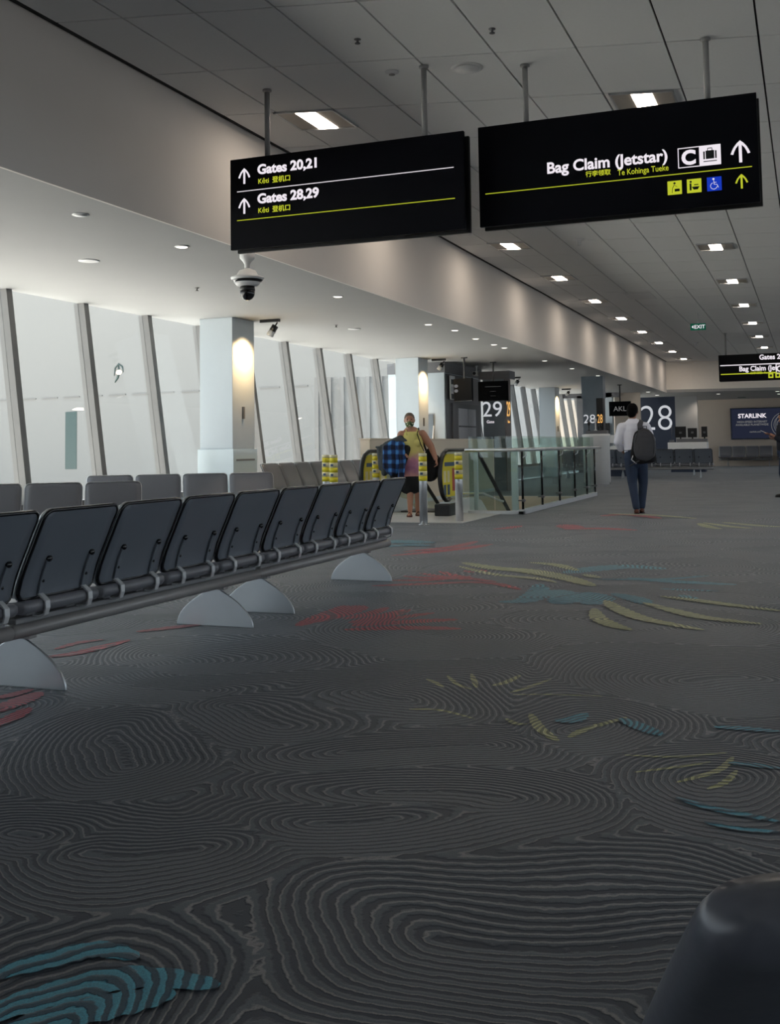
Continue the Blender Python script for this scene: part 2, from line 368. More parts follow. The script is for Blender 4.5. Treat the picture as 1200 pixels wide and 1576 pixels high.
# coloured strokes woven into the carpet
STR = 0
def strokes(cn, colname, lst, ox=0, oy=0, sc=1.):
    global STR
    for pts, w in lst:
        P = [(ox+x/sc, oy+y/sc) for x, y in pts]
        m = len(P)-1; n = min(90, max(26, int(sum((onz(*P[q])-onz(*P[q+1])).length for q in range(m))/.03))); Q = []
        for k in range(n+1):
            t = k/n*m; i = min(int(t), m-1); u = t-i
            p0 = P[max(i-1, 0)]; p1 = P[i]; p2 = P[i+1]; p3 = P[min(i+2, m)]
            Q.append(tuple(.5*((2*p1[c])+(-p0[c]+p2[c])*u+(2*p0[c]-5*p1[c]+4*p2[c]-p3[c])*u*u+(-p0[c]+3*p1[c]-3*p2[c]+p3[c])*u**3) for c in (0, 1)))
        W3 = [onz(*q) for q in Q]; b = MB(); rows = []
        mid = P[len(P)//2]; wm = (onz(mid[0], mid[1]+w/2.)-onz(mid[0], mid[1]-w/2.)).length*.5
        wm = min(max(wm, .012), .5, .2*sum((onz(*P[q])-onz(*P[q+1])).length for q in range(len(P)-1)))
        STR += 1; z = .0010+.00012*(STR % 40)
        vs = []; nc = max(4, int(2*wm/.03)); off = [-1+2*q/nc for q in range(nc+1)]
        for k, p in enumerate(W3):
            t = (W3[min(k+1, n)]-W3[max(k-1, 0)]).normalized(); nn = Vector((-t.y, t.x, 0))
            ww = wm*(math.sin(PI*min(1, (k+.6)/(n+.9)))**.55)*(1+.12*math.sin(k*1.9))
            for s in off: vs.append((p.x+nn.x*ww*s, p.y+nn.y*ww*s, z))
        b.add(vs, [((nc+1)*k+j, (nc+1)*(k+1)+j, (nc+1)*(k+1)+j+1, (nc+1)*k+j+1)[::-1] for k in range(n) for j in range(nc)])
        o = b.build(colname, cn, floor); set_phase(o)
A = (440, 800, 3.3333); B = (760, 780, 2.727); C3 = (560, 1000, 1.875)
strokes('cred', 'red_stroke', [([(60, 545), (150, 510), (280, 460), (300, 440)], 5), ([(110, 530), (250, 490), (350, 455), (368, 440)], 7), ([(300, 510), (420, 485), (520, 450)], 4),
    ([(330, 530), (500, 495), (630, 460)], 5), ([(340, 540), (560, 505), (760, 478)], 4), ([(340, 545), (600, 525), (880, 512)], 6), ([(300, 565), (600, 555), (900, 560)], 6),
    ([(540, 185), (800, 160), (1060, 125)], 2.5), ([(600, 165), (850, 140), (980, 110)], 2), ([(700, 165), (900, 150), (1040, 130)], 2), ([(440, 340), (700, 330), (1000, 318)], 3),
    ([(530, 312), (750, 310), (950, 290)], 2.5), ([(600, 290), (750, 300), (1000, 305)], 2.5), ([(790, 265), (900, 295), (1080, 320)], 2.5), ([(690, 275), (850, 300), (1000, 310)], 2.5),
    ([(915, 262), (940, 268), (960, 272)], 7), ([(975, 260), (1000, 262), (1022, 275)], 7), ([(900, 320), (1080, 330), (1200, 360)], 2.5)], *A)
strokes('cred', 'red_stroke', [([(75, 1012), (130, 1003), (200, 985)], 5), ([(85, 1000), (120, 990), (160, 985)], 3), ([(210, 973), (270, 966), (320, 960)], 4), ([(-20, 1100), (30, 1080), (62, 1066)], 9),
    ([(-20, 1078), (20, 1070), (50, 1061)], 5), ([(-20, 1122), (20, 1105), (45, 1090)], 7)])
strokes('cred', 'red_stroke', [([(300, 75), (320, 85), (345, 95)], 3), ([(290, 95), (450, 92), (600, 100)], 2.5), ([(450, 40), (560, 33), (700, 50)], 1.8), ([(0, 95), (60, 90), (110, 80)], 1.8)], *B)
strokes('cyel', 'yellow_stroke', [([(-130, 235), (0, 258), (150, 272), (300, 300), (420, 335)], 5), ([(-150, 250), (0, 285), (180, 303), (260, 320)], 2.5), ([(150, 235), (260, 245), (350, 270)], 2.5),
    ([(380, 285), (440, 300)], 2.5), ([(470, 395), (520, 430), (640, 475), (880, 520)], 5), ([(420, 430), (440, 470), (500, 500), (575, 520)], 5), ([(630, 405), (780, 445), (900, 470), (1125, 495)], 5),
    ([(700, 378), (850, 395), (1000, 415), (1210, 440)], 4), ([(480, 30), (650, 35), (850, 50)], 1.4), ([(860, 70), (900, 85), (950, 95)], 1.4), ([(880, 68), (1000, 85), (1080, 92)], 1.4), ([(960, 65), (1100, 78), (1210, 85)], 1.6)], *B)
strokes('cyel', 'yellow_stroke', [([(130, 172), (220, 175), (320, 200)], 2.2), ([(180, 85), (205, 95), (230, 110)], 2), ([(240, 75), (270, 100), (310, 115)], 2), ([(310, 70), (318, 90), (325, 110)], 2),
    ([(540, 85), (470, 110), (420, 125)], 2), ([(430, 130), (560, 130), (690, 135)], 1.6), ([(480, 185), (510, 230), (560, 265)], 5), ([(590, 255), (640, 230), (760, 195)], 4), ([(750, 305), (900, 310), (1050, 298)], 2),
    ([(780, 355), (900, 340), (1000, 325)], 2), ([(1065, 310), (1020, 350), (900, 385)], 4), ([(1075, 350), (1040, 385), (990, 405)], 4), ([(370, 105), (410, 95), (450, 75)], 3), ([(410, 200), (440, 215), (470, 215)], 3)], *C3)
strokes('cteal', 'teal_stroke', [([(300, 280), (420, 262), (560, 252), (720, 262)], 6), ([(420, 305), (700, 305), (900, 290)], 2), ([(560, 300), (750, 315), (1020, 328)], 4), ([(190, 325), (185, 360), (130, 395), (20, 400)], 6),
    ([(265, 350), (305, 380), (270, 410)], 8), ([(370, 360), (430, 385), (400, 412)], 8), ([(500, 365), (600, 390), (640, 410)], 5), ([(700, 345), (800, 350), (950, 355)], 2), ([(780, 372), (850, 390)], 3)], *B)
strokes('cteal', 'teal_stroke', [([(550, 205), (600, 205), (640, 185)], 12), ([(740, 200), (800, 225), (860, 250)], 8), ([(1010, 225), (1100, 230), (1200, 238)], 6), ([(1050, 330), (1120, 335), (1200, 345)], 6),
    ([(900, 430), (1000, 460), (1100, 480), (1200, 500)], 7), ([(980, 500), (1080, 520), (1200, 530)], 6)], *C3)
strokes('cteal', 'teal_stroke', [([(560, 838), (610, 834), (668, 836)], 10), ([(596, 842), (630, 839), (660, 841)], 6), ([(-40, 1512), (60, 1484), (150, 1464), (212, 1478)], 26), ([(-60, 1580), (60, 1540), (200, 1508), (338, 1520)], 38), ([(-60, 1620), (80, 1572), (200, 1545), (270, 1530)], 40)])

# ------------------------------------------------------------------ shell of the hall
def plane4(name, pts, m, kind='structure', parent=None, thick=None):
    b = MB(); b.add(pts, [tuple(range(len(pts)))]); return b.build(name, m, parent, kind)
# low ceiling over the window side, and over the far end
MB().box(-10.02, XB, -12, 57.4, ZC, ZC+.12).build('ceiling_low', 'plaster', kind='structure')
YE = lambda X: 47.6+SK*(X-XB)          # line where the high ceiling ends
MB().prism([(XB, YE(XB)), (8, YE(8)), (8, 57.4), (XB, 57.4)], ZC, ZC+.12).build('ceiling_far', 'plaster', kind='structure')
# bulkhead wall and end soffit
MB().box(XB-.15, XB, -12, YE(XB), ZC+.12, ZU+.25).build('wall_bulkhead', 'bulk', kind='structure')
MB().box(XB-.02, XB+.004, -12, YE(XB), ZC-.004, ZC+.13).build('trim_1', 'bulk', kind='structure')
MB().prism([(XB-.1, YE(XB-.1)), (8, YE(8)), (8, YE(8)+.15), (XB-.1, YE(XB-.1)+.15)], ZC+.12, ZU+.25).build('wall_soffit', mat('soffit_paint', srgb(250, 243, 234), .8, noise=.03), kind='structure')
MB().box(-13, 8, 57.4, 57.6, -.1, ZC+.2).build('wall_far', 'taupe', kind='structure')
MB().box(-10.4, 8, -12.2, -12, -.1, 5).build('wall_back', 'plaster', kind='structure')
# high ceiling: backing sheet with separate tiles under it
ceil = MB().box(XB-.1, 8, -12, YE(8)+.1, ZU+.03, ZU+.1).build('ceiling', 'void', kind='structure')
JX = [-5.62, -5.07, -4.48, -3.84, -3.19, -2.50, -1.80, -1.05, -.28, .50]
ntile = 0
def tile_mesh(w, h):
    g = .009; b = MB()
    b.prism([(g, g+SK*g), (w-g, g+SK*(w-g)), (w-g, h-g+SK*(w-g)), (g, h-g+SK*g)], -.0, .03)
    me = bpy.data.meshes.new('ceiling_tile'); me.from_pydata(b.v, [], b.f); me.materials.append(MT['tile']); return me
TP = 1.345
for i in range(len(JX)-1):
    me = tile_mesh(JX[i+1]-JX[i], TP)
    for r in range(-4, 30):
        y = 7.60+TP*r+SK*(JX[i]+3.19)
        if y+TP > YE(JX[i])-.3: continue
        if y < 2.5: continue
        o = bpy.data.objects.new('ceiling_tile', me); COL.objects.link(o); o.parent = ceil; o.location = (JX[i], y, ZU-.002+random.uniform(-.0012, .0012)); ntile += 1
MB().prism([(-5.62, 2.2), (.5, 3.6), (8, 3.6+SK*7.5), (8, -12), (-5.62, -12)], ZU, ZU+.03).build('ceiling_sheet', 'tile', ceil)
MB().box(.51, 8, 3.6, YE(4), ZU, ZU+.03).build('ceiling_sheet', 'tile', ceil)
MB().prism([(-5.62, YE(-5.62)-1.6), (.5, YE(.5)-1.6), (.5, YE(.5)), (-5.62, YE(-5.62))], ZU+.004, ZU+.03).build('ceiling_sheet', 'tile', ceil)
MB().box(XB, -5.63, -12, YE(XB), ZU+.02, ZU+.03).build('ceiling_gap', 'void', ceil)
# right side wall (outside the frame): low wall and a window band added to light the bulkhead
MB().box(8, 8.2, -12, 57.4, -.1, .9).build('wall_right', 'plaster', kind='structure')
MB().box(8, 8.2, -12, 57.4, 3.3, 5).build('wall_right_upper', 'plaster', kind='structure')
w2 = MB().box(8.05, 8.15, -12, 57.4, .88, .94).build('window_right_added', 'mull', kind='structure')
for k in range(0, 42, 2): MB().box(8.0, 8.2, -12+1.65*k, -11.85+1.65*k, .9, 3.3).build('mullion', 'mull', w2)
MB().box(8.4, 150, -80, 200, -5.2, -5).build('added_dark_ground', mat('dark_ground', srgb(62), .9), kind='structure')  # unseen dark ground, added to cut upward sky light on the high ceiling

# ------------------------------------------------------------------ left glazing, leaning outward at the top
LEAN = .34/2.52
def wx(z): return -10.0+(3.38-z)*LEAN
w1 = MB().prism([(wx(.45)-.12, .45), (wx(.45)+.1, .45), (wx(.53)+.1, .53), (wx(.53)-.12, .53)], -12, 57.4, 'y').build('window_1', 'mull', kind='structure')
MB().box(wx(.45)-.14, wx(.45)+.05, -12, 57.4, -.02, .45).build('wall_left', 'colwhite', kind='structure')
PIT = 1.643
def in_view_y(y): return 9 < y < 57
mulls = [11.42+PIT*k for k in range(-14, 29)]
prof = lambda z: wx(z)
for y in mulls:
    b = MB(); q = [(prof(.5)-.08, .5), (prof(.5)+.10, .5), (prof(3.4)+.10, 3.4), (prof(3.4)-.08, 3.4)]
    b.prism(q, y-.055, y+.055, 'y'); m_ = b.build('mullion', 'mull', w1)
for k in range(len(mulls)-1):
    y0, y1 = mulls[k]+.055, mulls[k+1]-.055
    MB().prism([(prof(.5)-.012, .5), (prof(.5), .5), (prof(3.4), 3.4), (prof(3.4)-.012, 3.4)], y0, y1, 'y').build('pane', 'gwin', w1)
# ------------------------------------------------------------------ outside the windows
MB().box(-150, -10.6, -80, 200, -5.2, -5).build('apron_ground', 'apron', kind='structure')
Lp = ray(0, 690)*60; Rp = ray(600, 690)*48.5; dv = (Rp-Lp); dv.z = 0; dl = dv.length; dv.normalize()
nrm = Vector((dv.y, -dv.x, 0))
ang = math.atan2(dv.y, dv.x)
tb = thing('terminal_building', 'long white building outside the windows, with one tall narrow green-grey window', 'building', (Lp.x, Lp.y, -5), ang)
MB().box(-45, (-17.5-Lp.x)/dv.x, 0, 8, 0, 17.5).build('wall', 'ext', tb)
for k in range(-28, 44):
    MB().box(k*1.6, k*1.6+1.15, -.05, 0, 9.15, 9.21).build('joint_strip', 'mull', tb) if -3 < k*1.6 < dl+2 else None
def wpt(x, y):
    d = ray(x, y); o = Vector((0, 0, EYE)); t = (Lp-o).dot(nrm)/d.dot(nrm); p = o+d*t; q = p-Lp; return q.dot(dv), p.z+5
a0, z1 = wpt(101, 634); a1, z0 = wpt(118, 722)
MB().box(a0, a1, -.02, .02, z0, z1).build('window', 'teal_win', tb)
ac, zc = wpt(183, 575)
mg = MB(); mg.tube([(ac-.30, -.02, zc-.1), (ac-.25, -.02, zc+.3), (ac, -.02, zc+.5), (ac+.25, -.02, zc+.35), (ac+.3, -.02, zc+.05)], [.02, .04, .05, .045, .02], 6)
mg.tube([(ac-.02, -.02, zc+.45), (ac+.02, -.02, zc+.1), (ac-.06, -.02, zc-.2), (ac-.25, -.02, zc-.45)], [.04, .05, .07, .03], 6)
mg.build('emblem', 'teal_win', tb)
tb3 = thing('backdrop_building', 'added pale backdrop hiding bright sky behind the last windows', 'building', (-60, 112, -5), 0)  # backdrop added to keep overbright sky out of the far windows
MB().box(-60, 40, 0, 10, 0, 26).build('wall', mat('pale_cladding', srgb(142), .9, noise=.02), tb3); MB().box(-60, 40, -.1, 0, 13, 13.4).build('ledge', 'mull', tb3)
# boarding bridge seen past the second column
jb = thing('boarding_bridge', 'pale ribbed boarding bridge outside the windows beside the second column', 'bridge', (-12.6, 30.5, -5), .25)
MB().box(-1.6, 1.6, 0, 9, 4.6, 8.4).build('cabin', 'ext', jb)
for k in range(9): MB().box(-1.62+.4*k-.06, -1.62+.4*k+.06, -.1, .01, 4.6, 8.4).build('rib', 'mull', jb)
MB().box(-.4, .4, 2, 2.8, 0, 4.6).build('leg', 'mull', jb)
# ------------------------------------------------------------------ columns and their wall-wash spots
def column(name, x0, x1, y0, y1, lab):
    t = thing(name, lab, 'column', (0, 0, 0))
    MB().box(x0, x1, y0, y1, 0, ZC).build('shaft', 'colwhite', t, bevel=.006)
    MB().box(x0-.03, x1+.03, y0-.03, y1+.03, 0, 1.22).build('base_panel', 'colglass', t, bevel=.006)
    MB().box(x1+.03, x1+.034, y0+.06, y1-.06, 1.02, 1.05).build('trim_strip', 'mull', t)
    MB().box(x1, x1+.03, (y0+y1)/2-.06, (y0+y1)/2-.01, 1.72, 1.92).build('wall_switch', 'mull', t)
    return t
def spot(px, py, col, lab, e=26, dx=.30):
    h = onz(px, py, ZC); t = thing('spotlight', lab, 'spotlight', (h.x, h.y, ZC), 0, 'ceiling spotlights beside the columns')
    MB().box(-.30, .06, -.03, .03, -.05, 0).build('track', 'black', t)
    R = Matrix.Translation((.02, 0, -.06)) @ Matrix.Rotation(.6, 4, 'Y')
    hd = MB(); hd.lathe([(.001, 0), (.012, 0), (.012, -.06), (.055, -.065), (.058, -.16)], 14, R); hd.build('head', 'black', t)
    MB().lathe([(.058, -.16), (.06, -.26), (.05, -.262), (.05, -.25)], 14, R).build('barrel', 'white', t)
    ld = bpy.data.lights.new('spot_lamp', 'SPOT'); ld.energy = e; ld.spot_size = 2.3; ld.spot_blend = .9; ld.color = (1, .66, .32); ld.shadow_soft_size = .04
    lo = bpy.data.objects.new('spot_lamp', ld); COL.objects.link(lo); lo.parent = t
    p = Vector((col[0]+dx-h.x, (col[1]+col[2])/2-h.y, -.42)); tgt = Vector((col[0]-h.x, (col[1]+col[2])/2-h.y, -.72))
    lo.location = p; lo.rotation_euler = (tgt-p).to_track_quat('-Z', 'Y').to_euler()
    return t
column('column', -9.45, -8.83, 15.5, 16.25, 'nearest white square column, behind the end of the diagonal benches')
column('column', -9.48, -8.88, 24.7, 25.4, 'second white column from the camera, behind the woman with the coats')
column('column', -9.6, -8.98, 40.3, 41.05, 'farthest white column, beyond the gate 29 desk')
spot(425, 491, (-8.83, 15.5, 16.25), 'black and white ceiling spotlight beside the nearest column', 100)
spot(682, 552, (-8.88, 24.7, 25.4), 'small spotlight on the ceiling to the right of the second column', 110)
spot(798, 580, (-8.98, 40.3, 41.05), 'small spotlight hanging right of the gate 29 screen', .5)
spot(876, 598, (-8.98, 40.3, 41.05), 'smallest and farthest spotlight, right of the third column', 110)

# ------------------------------------------------------------------ ceiling fittings
def troffer(name, X, Y, lab, grp, light=True):
    t = thing(name, lab, 'ceiling light', (X, Y, ZU), 0, grp)
    w, h = .31, .33
    q = lambda u, v: (u, v+SK*u)
    def quad(b, u0, u1, v0, v1, z0, z1): b.prism([q(u0, v0), q(u1, v0), q(u1, v1), q(u0, v1)], z0, z1)
    b = MB(); quad(b, -w, w, -h, -h+.02, -.022, 0); quad(b, -w, w, h-.02, h, -.022, 0); quad(b, -w, -w+.02, -h, h, -.022, 0); quad(b, w-.02, w, -h, h, -.022, 0)
    b.build('frame', 'alu', t)
    b = MB(); quad(b, -w+.02, -.10, -h+.02, h-.02, -.012, -.006); quad(b, .10, w-.02, -h+.02, h-.02, -.012, -.006); b.build('reflector', 'refl', t)
    b = MB(); quad(b, -.10, .10, -h+.02, h-.02, -.016, -.006); b.build('lamp', 'lampw', t)
ORD = ['nearest', 'second', 'third', 'fourth', 'fifth', 'sixth', 'seventh', 'eighth', 'ninth', 'tenth', 'eleventh']
for k in range(10):
    troffer('troffer_light', -4.78, 10.22+3.98*k, ORD[k]+' square ceiling light from the camera in the dark band beside the bulkhead' if 1 else 'recessed square ceiling light in the dark band beside the bulkhead', 'lights in the row beside the bulkhead')
for k in range(8):
    troffer('troffer_light', -1.44, 11.05+4.43*k, ORD[k]+' square ceiling light from the camera in the right-hand row' if 1 else 'recessed square ceiling light in the row nearest the right edge', 'lights in the right-hand row')
def disc(name, P, prof, m, lab, cat, inner=None, grp=None):
    o = MB().lathe([(r, z) for r, z in prof], 20).build(name, m, loc=P); tag(o, lab, cat, grp)
    if inner: MB().lathe([(inner[0], inner[1]), (inner[0], inner[1]-.004)], 18).build(inner[3], inner[2], o)
    return o
dn = [(124, 330), (280, 379), (520, 456), (659, 499), (700, 508), (732, 521), (760, 530), (776, 535), (838, 555), (880, 567), (920, 578)]
for i, p in enumerate(dn):
    P = onz(*p, ZC); lit = i not in (0,)
    disc('downlight', P, [(.075, 0), (.08, -.006), (.062, -.010)], 'white', ['unlit round downlight nearest the left edge of the low ceiling', 'lit round downlight left of the dome camera'][i] if i < 2 else ORD[i-2]+' lit round downlight beyond the dome camera along the low ceiling strip', 'downlight', (.06, -.0095, 'lampd' if lit else 'white', 'lens'), None if i < 2 else 'downlights along the low ceiling')
for q_ in range(4):  # fill lamps set apart from the fittings, added to brighten the far end
    fl = bpy.data.lights.new('far_fill_lamp', 'SPOT'); fl.energy = 70; fl.spot_size = 2.5; fl.spot_blend = .8; fl.color = (1, .86, .72); fl.shadow_soft_size = .1
    fo = bpy.data.objects.new('far_fill_lamp', fl); COL.objects.link(fo); fo.location = (-4.6+2.1*q_, 51.5, ZC-.03)
for i, p in enumerate(((997, 603), (1011, 608), (1105, 606), (1196, 602), (1199, 606))):
    P = onz(*p, ZC)
    if P.y < 57: disc('downlight', P, [(.1, 0), (.11, -.006), (.09, -.012)], 'white', ORD[i].replace('nearest', 'first')+' tiny downlight from the left under the far low ceiling', 'downlight', (.08, -.0115, 'lampd', 'lens'), 'downlights at the far end')
disc('ceiling_speaker', onz(137, 401, ZC), [(.12, 0), (.12, -.008), (.10, -.012)], 'white', 'flat round speaker in the low ceiling above the second window', 'speaker')
disc('ceiling_speaker', onz(545, 506, ZC), [(.12, 0), (.12, -.008), (.10, -.012)], 'white', 'flat round speaker in the low ceiling right of the first spotlight', 'speaker')
disc('ceiling_speaker', onz(718, 104, ZU), [(.15, -.002), (.15, -.01), (.125, -.014)], 'white', 'large round speaker in the high ceiling between the two sign hangers', 'speaker', (.115, -.014, 'tile', 'grille'))
disc('smoke_detector', onz(603, 110, ZU), [(.065, -.002), (.065, -.012), (.03, -.03)], 'white', 'small round detector left of the large ceiling speaker', 'detector', (.028, -.03, 'mull', 'cap'))
for px, py, z, l in ((550, 60, ZU, 'small dark sprinkler head near the top, left of centre'), (757, 44, ZU, 'small dark sprinkler head near the top, right of centre'), (303, 443, ZC, 'small sprinkler head left of the dome camera'), (517, 500, ZC, 'small sprinkler head above the leaning windows')):
    o = MB().lathe([(.03, -.002), (.03, -.006), (.010, -.008), (.010, -.035), (.024, -.037), (.024, -.042)], 12).build('sprinkler_head', 'dkgrey' if z == ZU else 'mull', loc=onz(px, py, z)); tag(o, l, 'sprinkler')
for px, py, l in ((890, 368, 'white cone-shaped detector below the right-hand sign'), (1070, 527, 'small cone detector below the green exit sign')):
    o = MB().lathe([(.10, -.002), (.10, -.012), (.05, -.03), (.035, -.11), (.02, -.12)], 14).build('ceiling_detector', 'white', loc=onz(px, py, ZU)); tag(o, l, 'detector')
pp = onz(712, 355, ZU); o = MB().box(-.13, .13, -.12, .12, -.07, -.002).build('wireless_access_point', 'white', loc=pp, bevel=.03); tag(o, 'white rounded wireless box on the ceiling by the bulkhead', 'wireless box')
bt = onz(985, 455, ZU); o = MB().prism([(-.3, -.6-.3*SK), (.3, -.6+.3*SK), (.3, .6+.3*SK), (-.3, .6-.3*SK)], -.012, -.004).build('air_grille', 'white', loc=bt); tag(o, 'pale rectangular air grille set in the high ceiling', 'grille')
# exit sign
ex = ony(1074, 503, 30); t = thing('exit_sign', 'green lit exit sign hanging from the high ceiling', 'exit sign', (ex.x, ex.y, ex.z))
MB().box(-.20, .20, -.02, .02, -.09, .09).build('body', 'exitg', t); MB().box(-.01, .01, -.005, .005, .09, ZU-ex.z).build('hanger', 'alu', t)
text('EXIT', .14, 'txtw', face_M(.04, -.022, -.048), t, align='CENTER', bold=.002)
MB().prism([(-.17, 0), (-.12, .045), (-.12, -.045)], -.024, -.02, 'y').build('arrow', 'txtw', t)
ex2 = ony(1141, 609, 55); t = thing('exit_sign', 'faint green exit sign above the dark advertising board', 'exit sign', (ex2.x, ex2.y, ex2.z))
MB().box(-.19, .19, -.02, .02, -.09, .09).build('body', mat('exit_dim', srgb(60, 90, 82), .5), t); MB().box(-.01, .01, -.005, .005, .09, ZC-ex2.z).build('hanger', 'alu', t)
text('EXIT', .12, 'teal_win', face_M(0, -.022, -.04), t, align='CENTER')
# dome camera
pc = ony(389, 393, 10.4); t = thing('dome_camera', 'white pendant security camera with black dome under the low ceiling', 'security camera', (pc.x-.07, 10.4, ZC))
sc_ = 1.0
MB().lathe([(.085, 0), (.085, -.08), (.05, -.12), (.033, -.15), (.033, -.20)], 20).build('mount', 'white', t)
MB().lathe([(.035, -.20), (.09, -.22), (.12, -.27), (.185, -.295), (.185, -.31), (.15, -.335)], 28).build('housing', 'white', t)
MB().lathe([(.166, -.305), (.168, -.33), (.145, -.352)], 28).build('black_band', 'trim', t)
MB().lathe([(.147, -.352), (.12, -.385), (.09, -.395)], 28).build('lower_ring', 'white', t)
MB().ball((0, 0, -.465), (.082, .082, .088), 10).build('dome', 'trim', t)
MB().lathe([(.078, -.39), (.085, -.42), (.085, -.445)], 20).build('camera_collar', 'black', t)

# ------------------------------------------------------------------ hanging signs
def arrow(parent, x, z, s, m, yf):
    b = MB(); w = .13*s
    b.prism([(x-w/2, z-.5*s), (x+w/2, z-.5*s), (x+w/2, z+.42*s), (x-w/2, z+.42*s)], yf-.003, yf, 'y')
    for sg in (-1, 1):
        c = [(0, .50), (.14, .38), (.27, .22), (.36, .05), (.42, -.10)]; n_ = [(-.06, -.10), (-.07, -.09), (-.085, -.06), (-.10, -.045), (-.11, -.03)]
        top = [(x+sg*u*s, z+v*s) for u, v in c]; bot = [(x+sg*max(0, u+du)*s, z+(v+dv_)*s) for (u, v), (du, dv_) in zip(c, n_)]
        b.prism(top+bot[::-1], yf-.0034, yf-.0002, 'y')
    return b.build('arrow', m, parent)
def bar(parent, x0, x1, z, m, yf, h=.0065):
    return MB().box(x0, x1, yf-.003, yf, z-h/2, z+h/2).build('divider_line', m, parent)
def sign(name, lab, Y, x0, x1, z0, z1, rods):
    t = thing(name, lab, 'sign', ((x0+x1)/2, Y, z0)); cx = (x0+x1)/2
    MB().box(x0-cx, x1-cx, -.06, -.02, 0, z1-z0).build('front_panel', 'signface', t, bevel=.004)
    MB().box(x0-cx+.015, x1-cx+.015, .05, .09, -.015, z1-z0-.02).build('back_panel', 'black', t, bevel=.004)
    MB().box(x0-cx+.03, x1-cx-.03, -.02, .05, .02, z1-z0-.03).build('core', 'black', t)
    for rx in rods:
        r = MB().lathe([(.026, z1-z0-.03), (.026, ZU-z0-.03)], 14, cx=rx-cx, cy=.015).build('hanger_rod', 'rod', t)
        MB().lathe([(.045, ZU-z0-.02), (.045, ZU-z0-.004)], 14, cx=rx-cx, cy=.015).build('ceiling_plate', 'rod', r)
    return t, cx, z0
YL = 9.15; YLF = YL-.06
def px_on(Y, x, y): return ony(x, y, Y)
a = px_on(YLF, 354, 243); b_ = px_on(YLF, 716, 352)
ts, cx, z0 = sign('hanging_gates_sign', 'black hanging sign reading Gates 20,21 and Gates 28,29, left of the pair', YL, a.x, b_.x, b_.z, px_on(YLF, 712, 201).z, [px_on(YL, 410, 180).x, px_on(YL, 652, 160).x])
H1 = 4.03-3.14
def P2(x, y, Y): q = ony(x, y, Y); return q.x-cx, q.z-z0
Lft, Z_ = P2(364, 275, YLF)
for (ya, yb, yt, s) in ((271, 294, 263, 'Gates 20,21'), (317, 338, 308, 'Gates 28,29')):
    x, z = P2(376, ya, YLF); arrow(ts, x, z, .155, 'txtw', -.061)
    x, z = P2(396, yt+2, YLF); text(s, .130, 'txtw', face_M(x, -.062, z-.02), ts, bold=.0045, sx=1.04)
    x, z = P2(397, yt+20, YLF); text('Kēti', .068, 'txty', face_M(x, -.062, z), ts); text('登机口', .066, 'txty', face_M(x+.155, -.062, z), ts, bold=.0006)
x0_, zz = P2(365, 296, YLF); x1_, zz2 = P2(698, 257, YLF); bar(ts, x0_, x1_, (zz+zz2)/2, 'txtw', -.061)
x0_, zz = P2(365, 340, YLF); x1_, zz2 = P2(700, 305, YLF); bar(ts, x0_, x1_, (zz+zz2)/2, 'txty', -.061)
YR = 9.5; YRF = YR-.06
a = px_on(YRF, 735, 196); b_ = px_on(YRF, 1170, 311)
tb2, cx, z0 = sign('hanging_baggage_sign', 'black hanging sign reading Bag Claim with yellow and blue pictograms, right of the pair', YR, a.x, b_.x, (px_on(YRF, 739, 349).z+b_.z)/2, (px_on(YRF, 733, 196).z+px_on(YRF, 1167, 142).z)/2, [px_on(YR, 808, 150).x, px_on(YR, 1087, 120).x])
x, z = P2(1028, 247, YRF); text('Bag Claim (Jetstar)', .142, 'txtw', face_M(x, -.062, z), tb2, align='RIGHT', bold=.0035)
x, z = P2(1029, 262, YRF); text('Te Kohinga Tueke', .074, 'txty', face_M(x, -.062, z), tb2, align='RIGHT', sx=.80)
x, z = P2(901, 272, YRF); text('行李领取', .056, 'txty', face_M(x, -.062, z), tb2, bold=.0006)
x0_, zz = P2(747, 299, YRF); x1_, zz2 = P2(1157, 256, YRF); bar(tb2, x0_, x1_, (zz+zz2)/2, 'txty', -.061)
x, z = P2(1139, 233, YRF); arrow(tb2, x, z, .19, 'txtw', -.061)
x, z = P2(1141, 279, YRF); arrow(tb2, x, z, .125, 'txty', -.061)
xa, za = P2(1043, 243, YRF); xb, zb = P2(1109, 238, YRF); zc_ = (za+zb)/2; w_ = xb-xa; hh = .088
t_ = .007; fr = MB().box(xa, xb, -.064, -.061, zc_-hh, zc_-hh+t_).box(xa, xb, -.064, -.061, zc_+hh-t_, zc_+hh).box(xa, xa+t_, -.064, -.061, zc_-hh, zc_+hh).box(xa+w_/2, xb, -.064, -.0612, zc_-hh, zc_+hh)
pl = fr.build('baggage_pictogram', 'txtw', tb2)
text('C', .17, 'txtw', face_M(xa+w_*.25, -.062, zc_-.058), pl, align='CENTER', bold=.007)
ic = MB(); xm = xa+w_*.75
ic.box(xm-.035, xm+.035, -.068, -.0645, zc_-.032, zc_+.04).box(xm-.055, xm-.042, -.068, -.0645, zc_-.032, zc_+.035).box(xm+.042, xm+.055, -.068, -.0645, zc_-.032, zc_+.035).box(xm-.055, xm+.055, -.068, -.0645, zc_-.056, zc_-.049)
ic.tube([(xm-.018, -.066, zc_+.04), (xm-.018, -.066, zc_+.06), (xm+.018, -.066, zc_+.06), (xm+.018, -.066, zc_+.04)], .004, 6); ic.build('suitcase', 'picdark', pl)
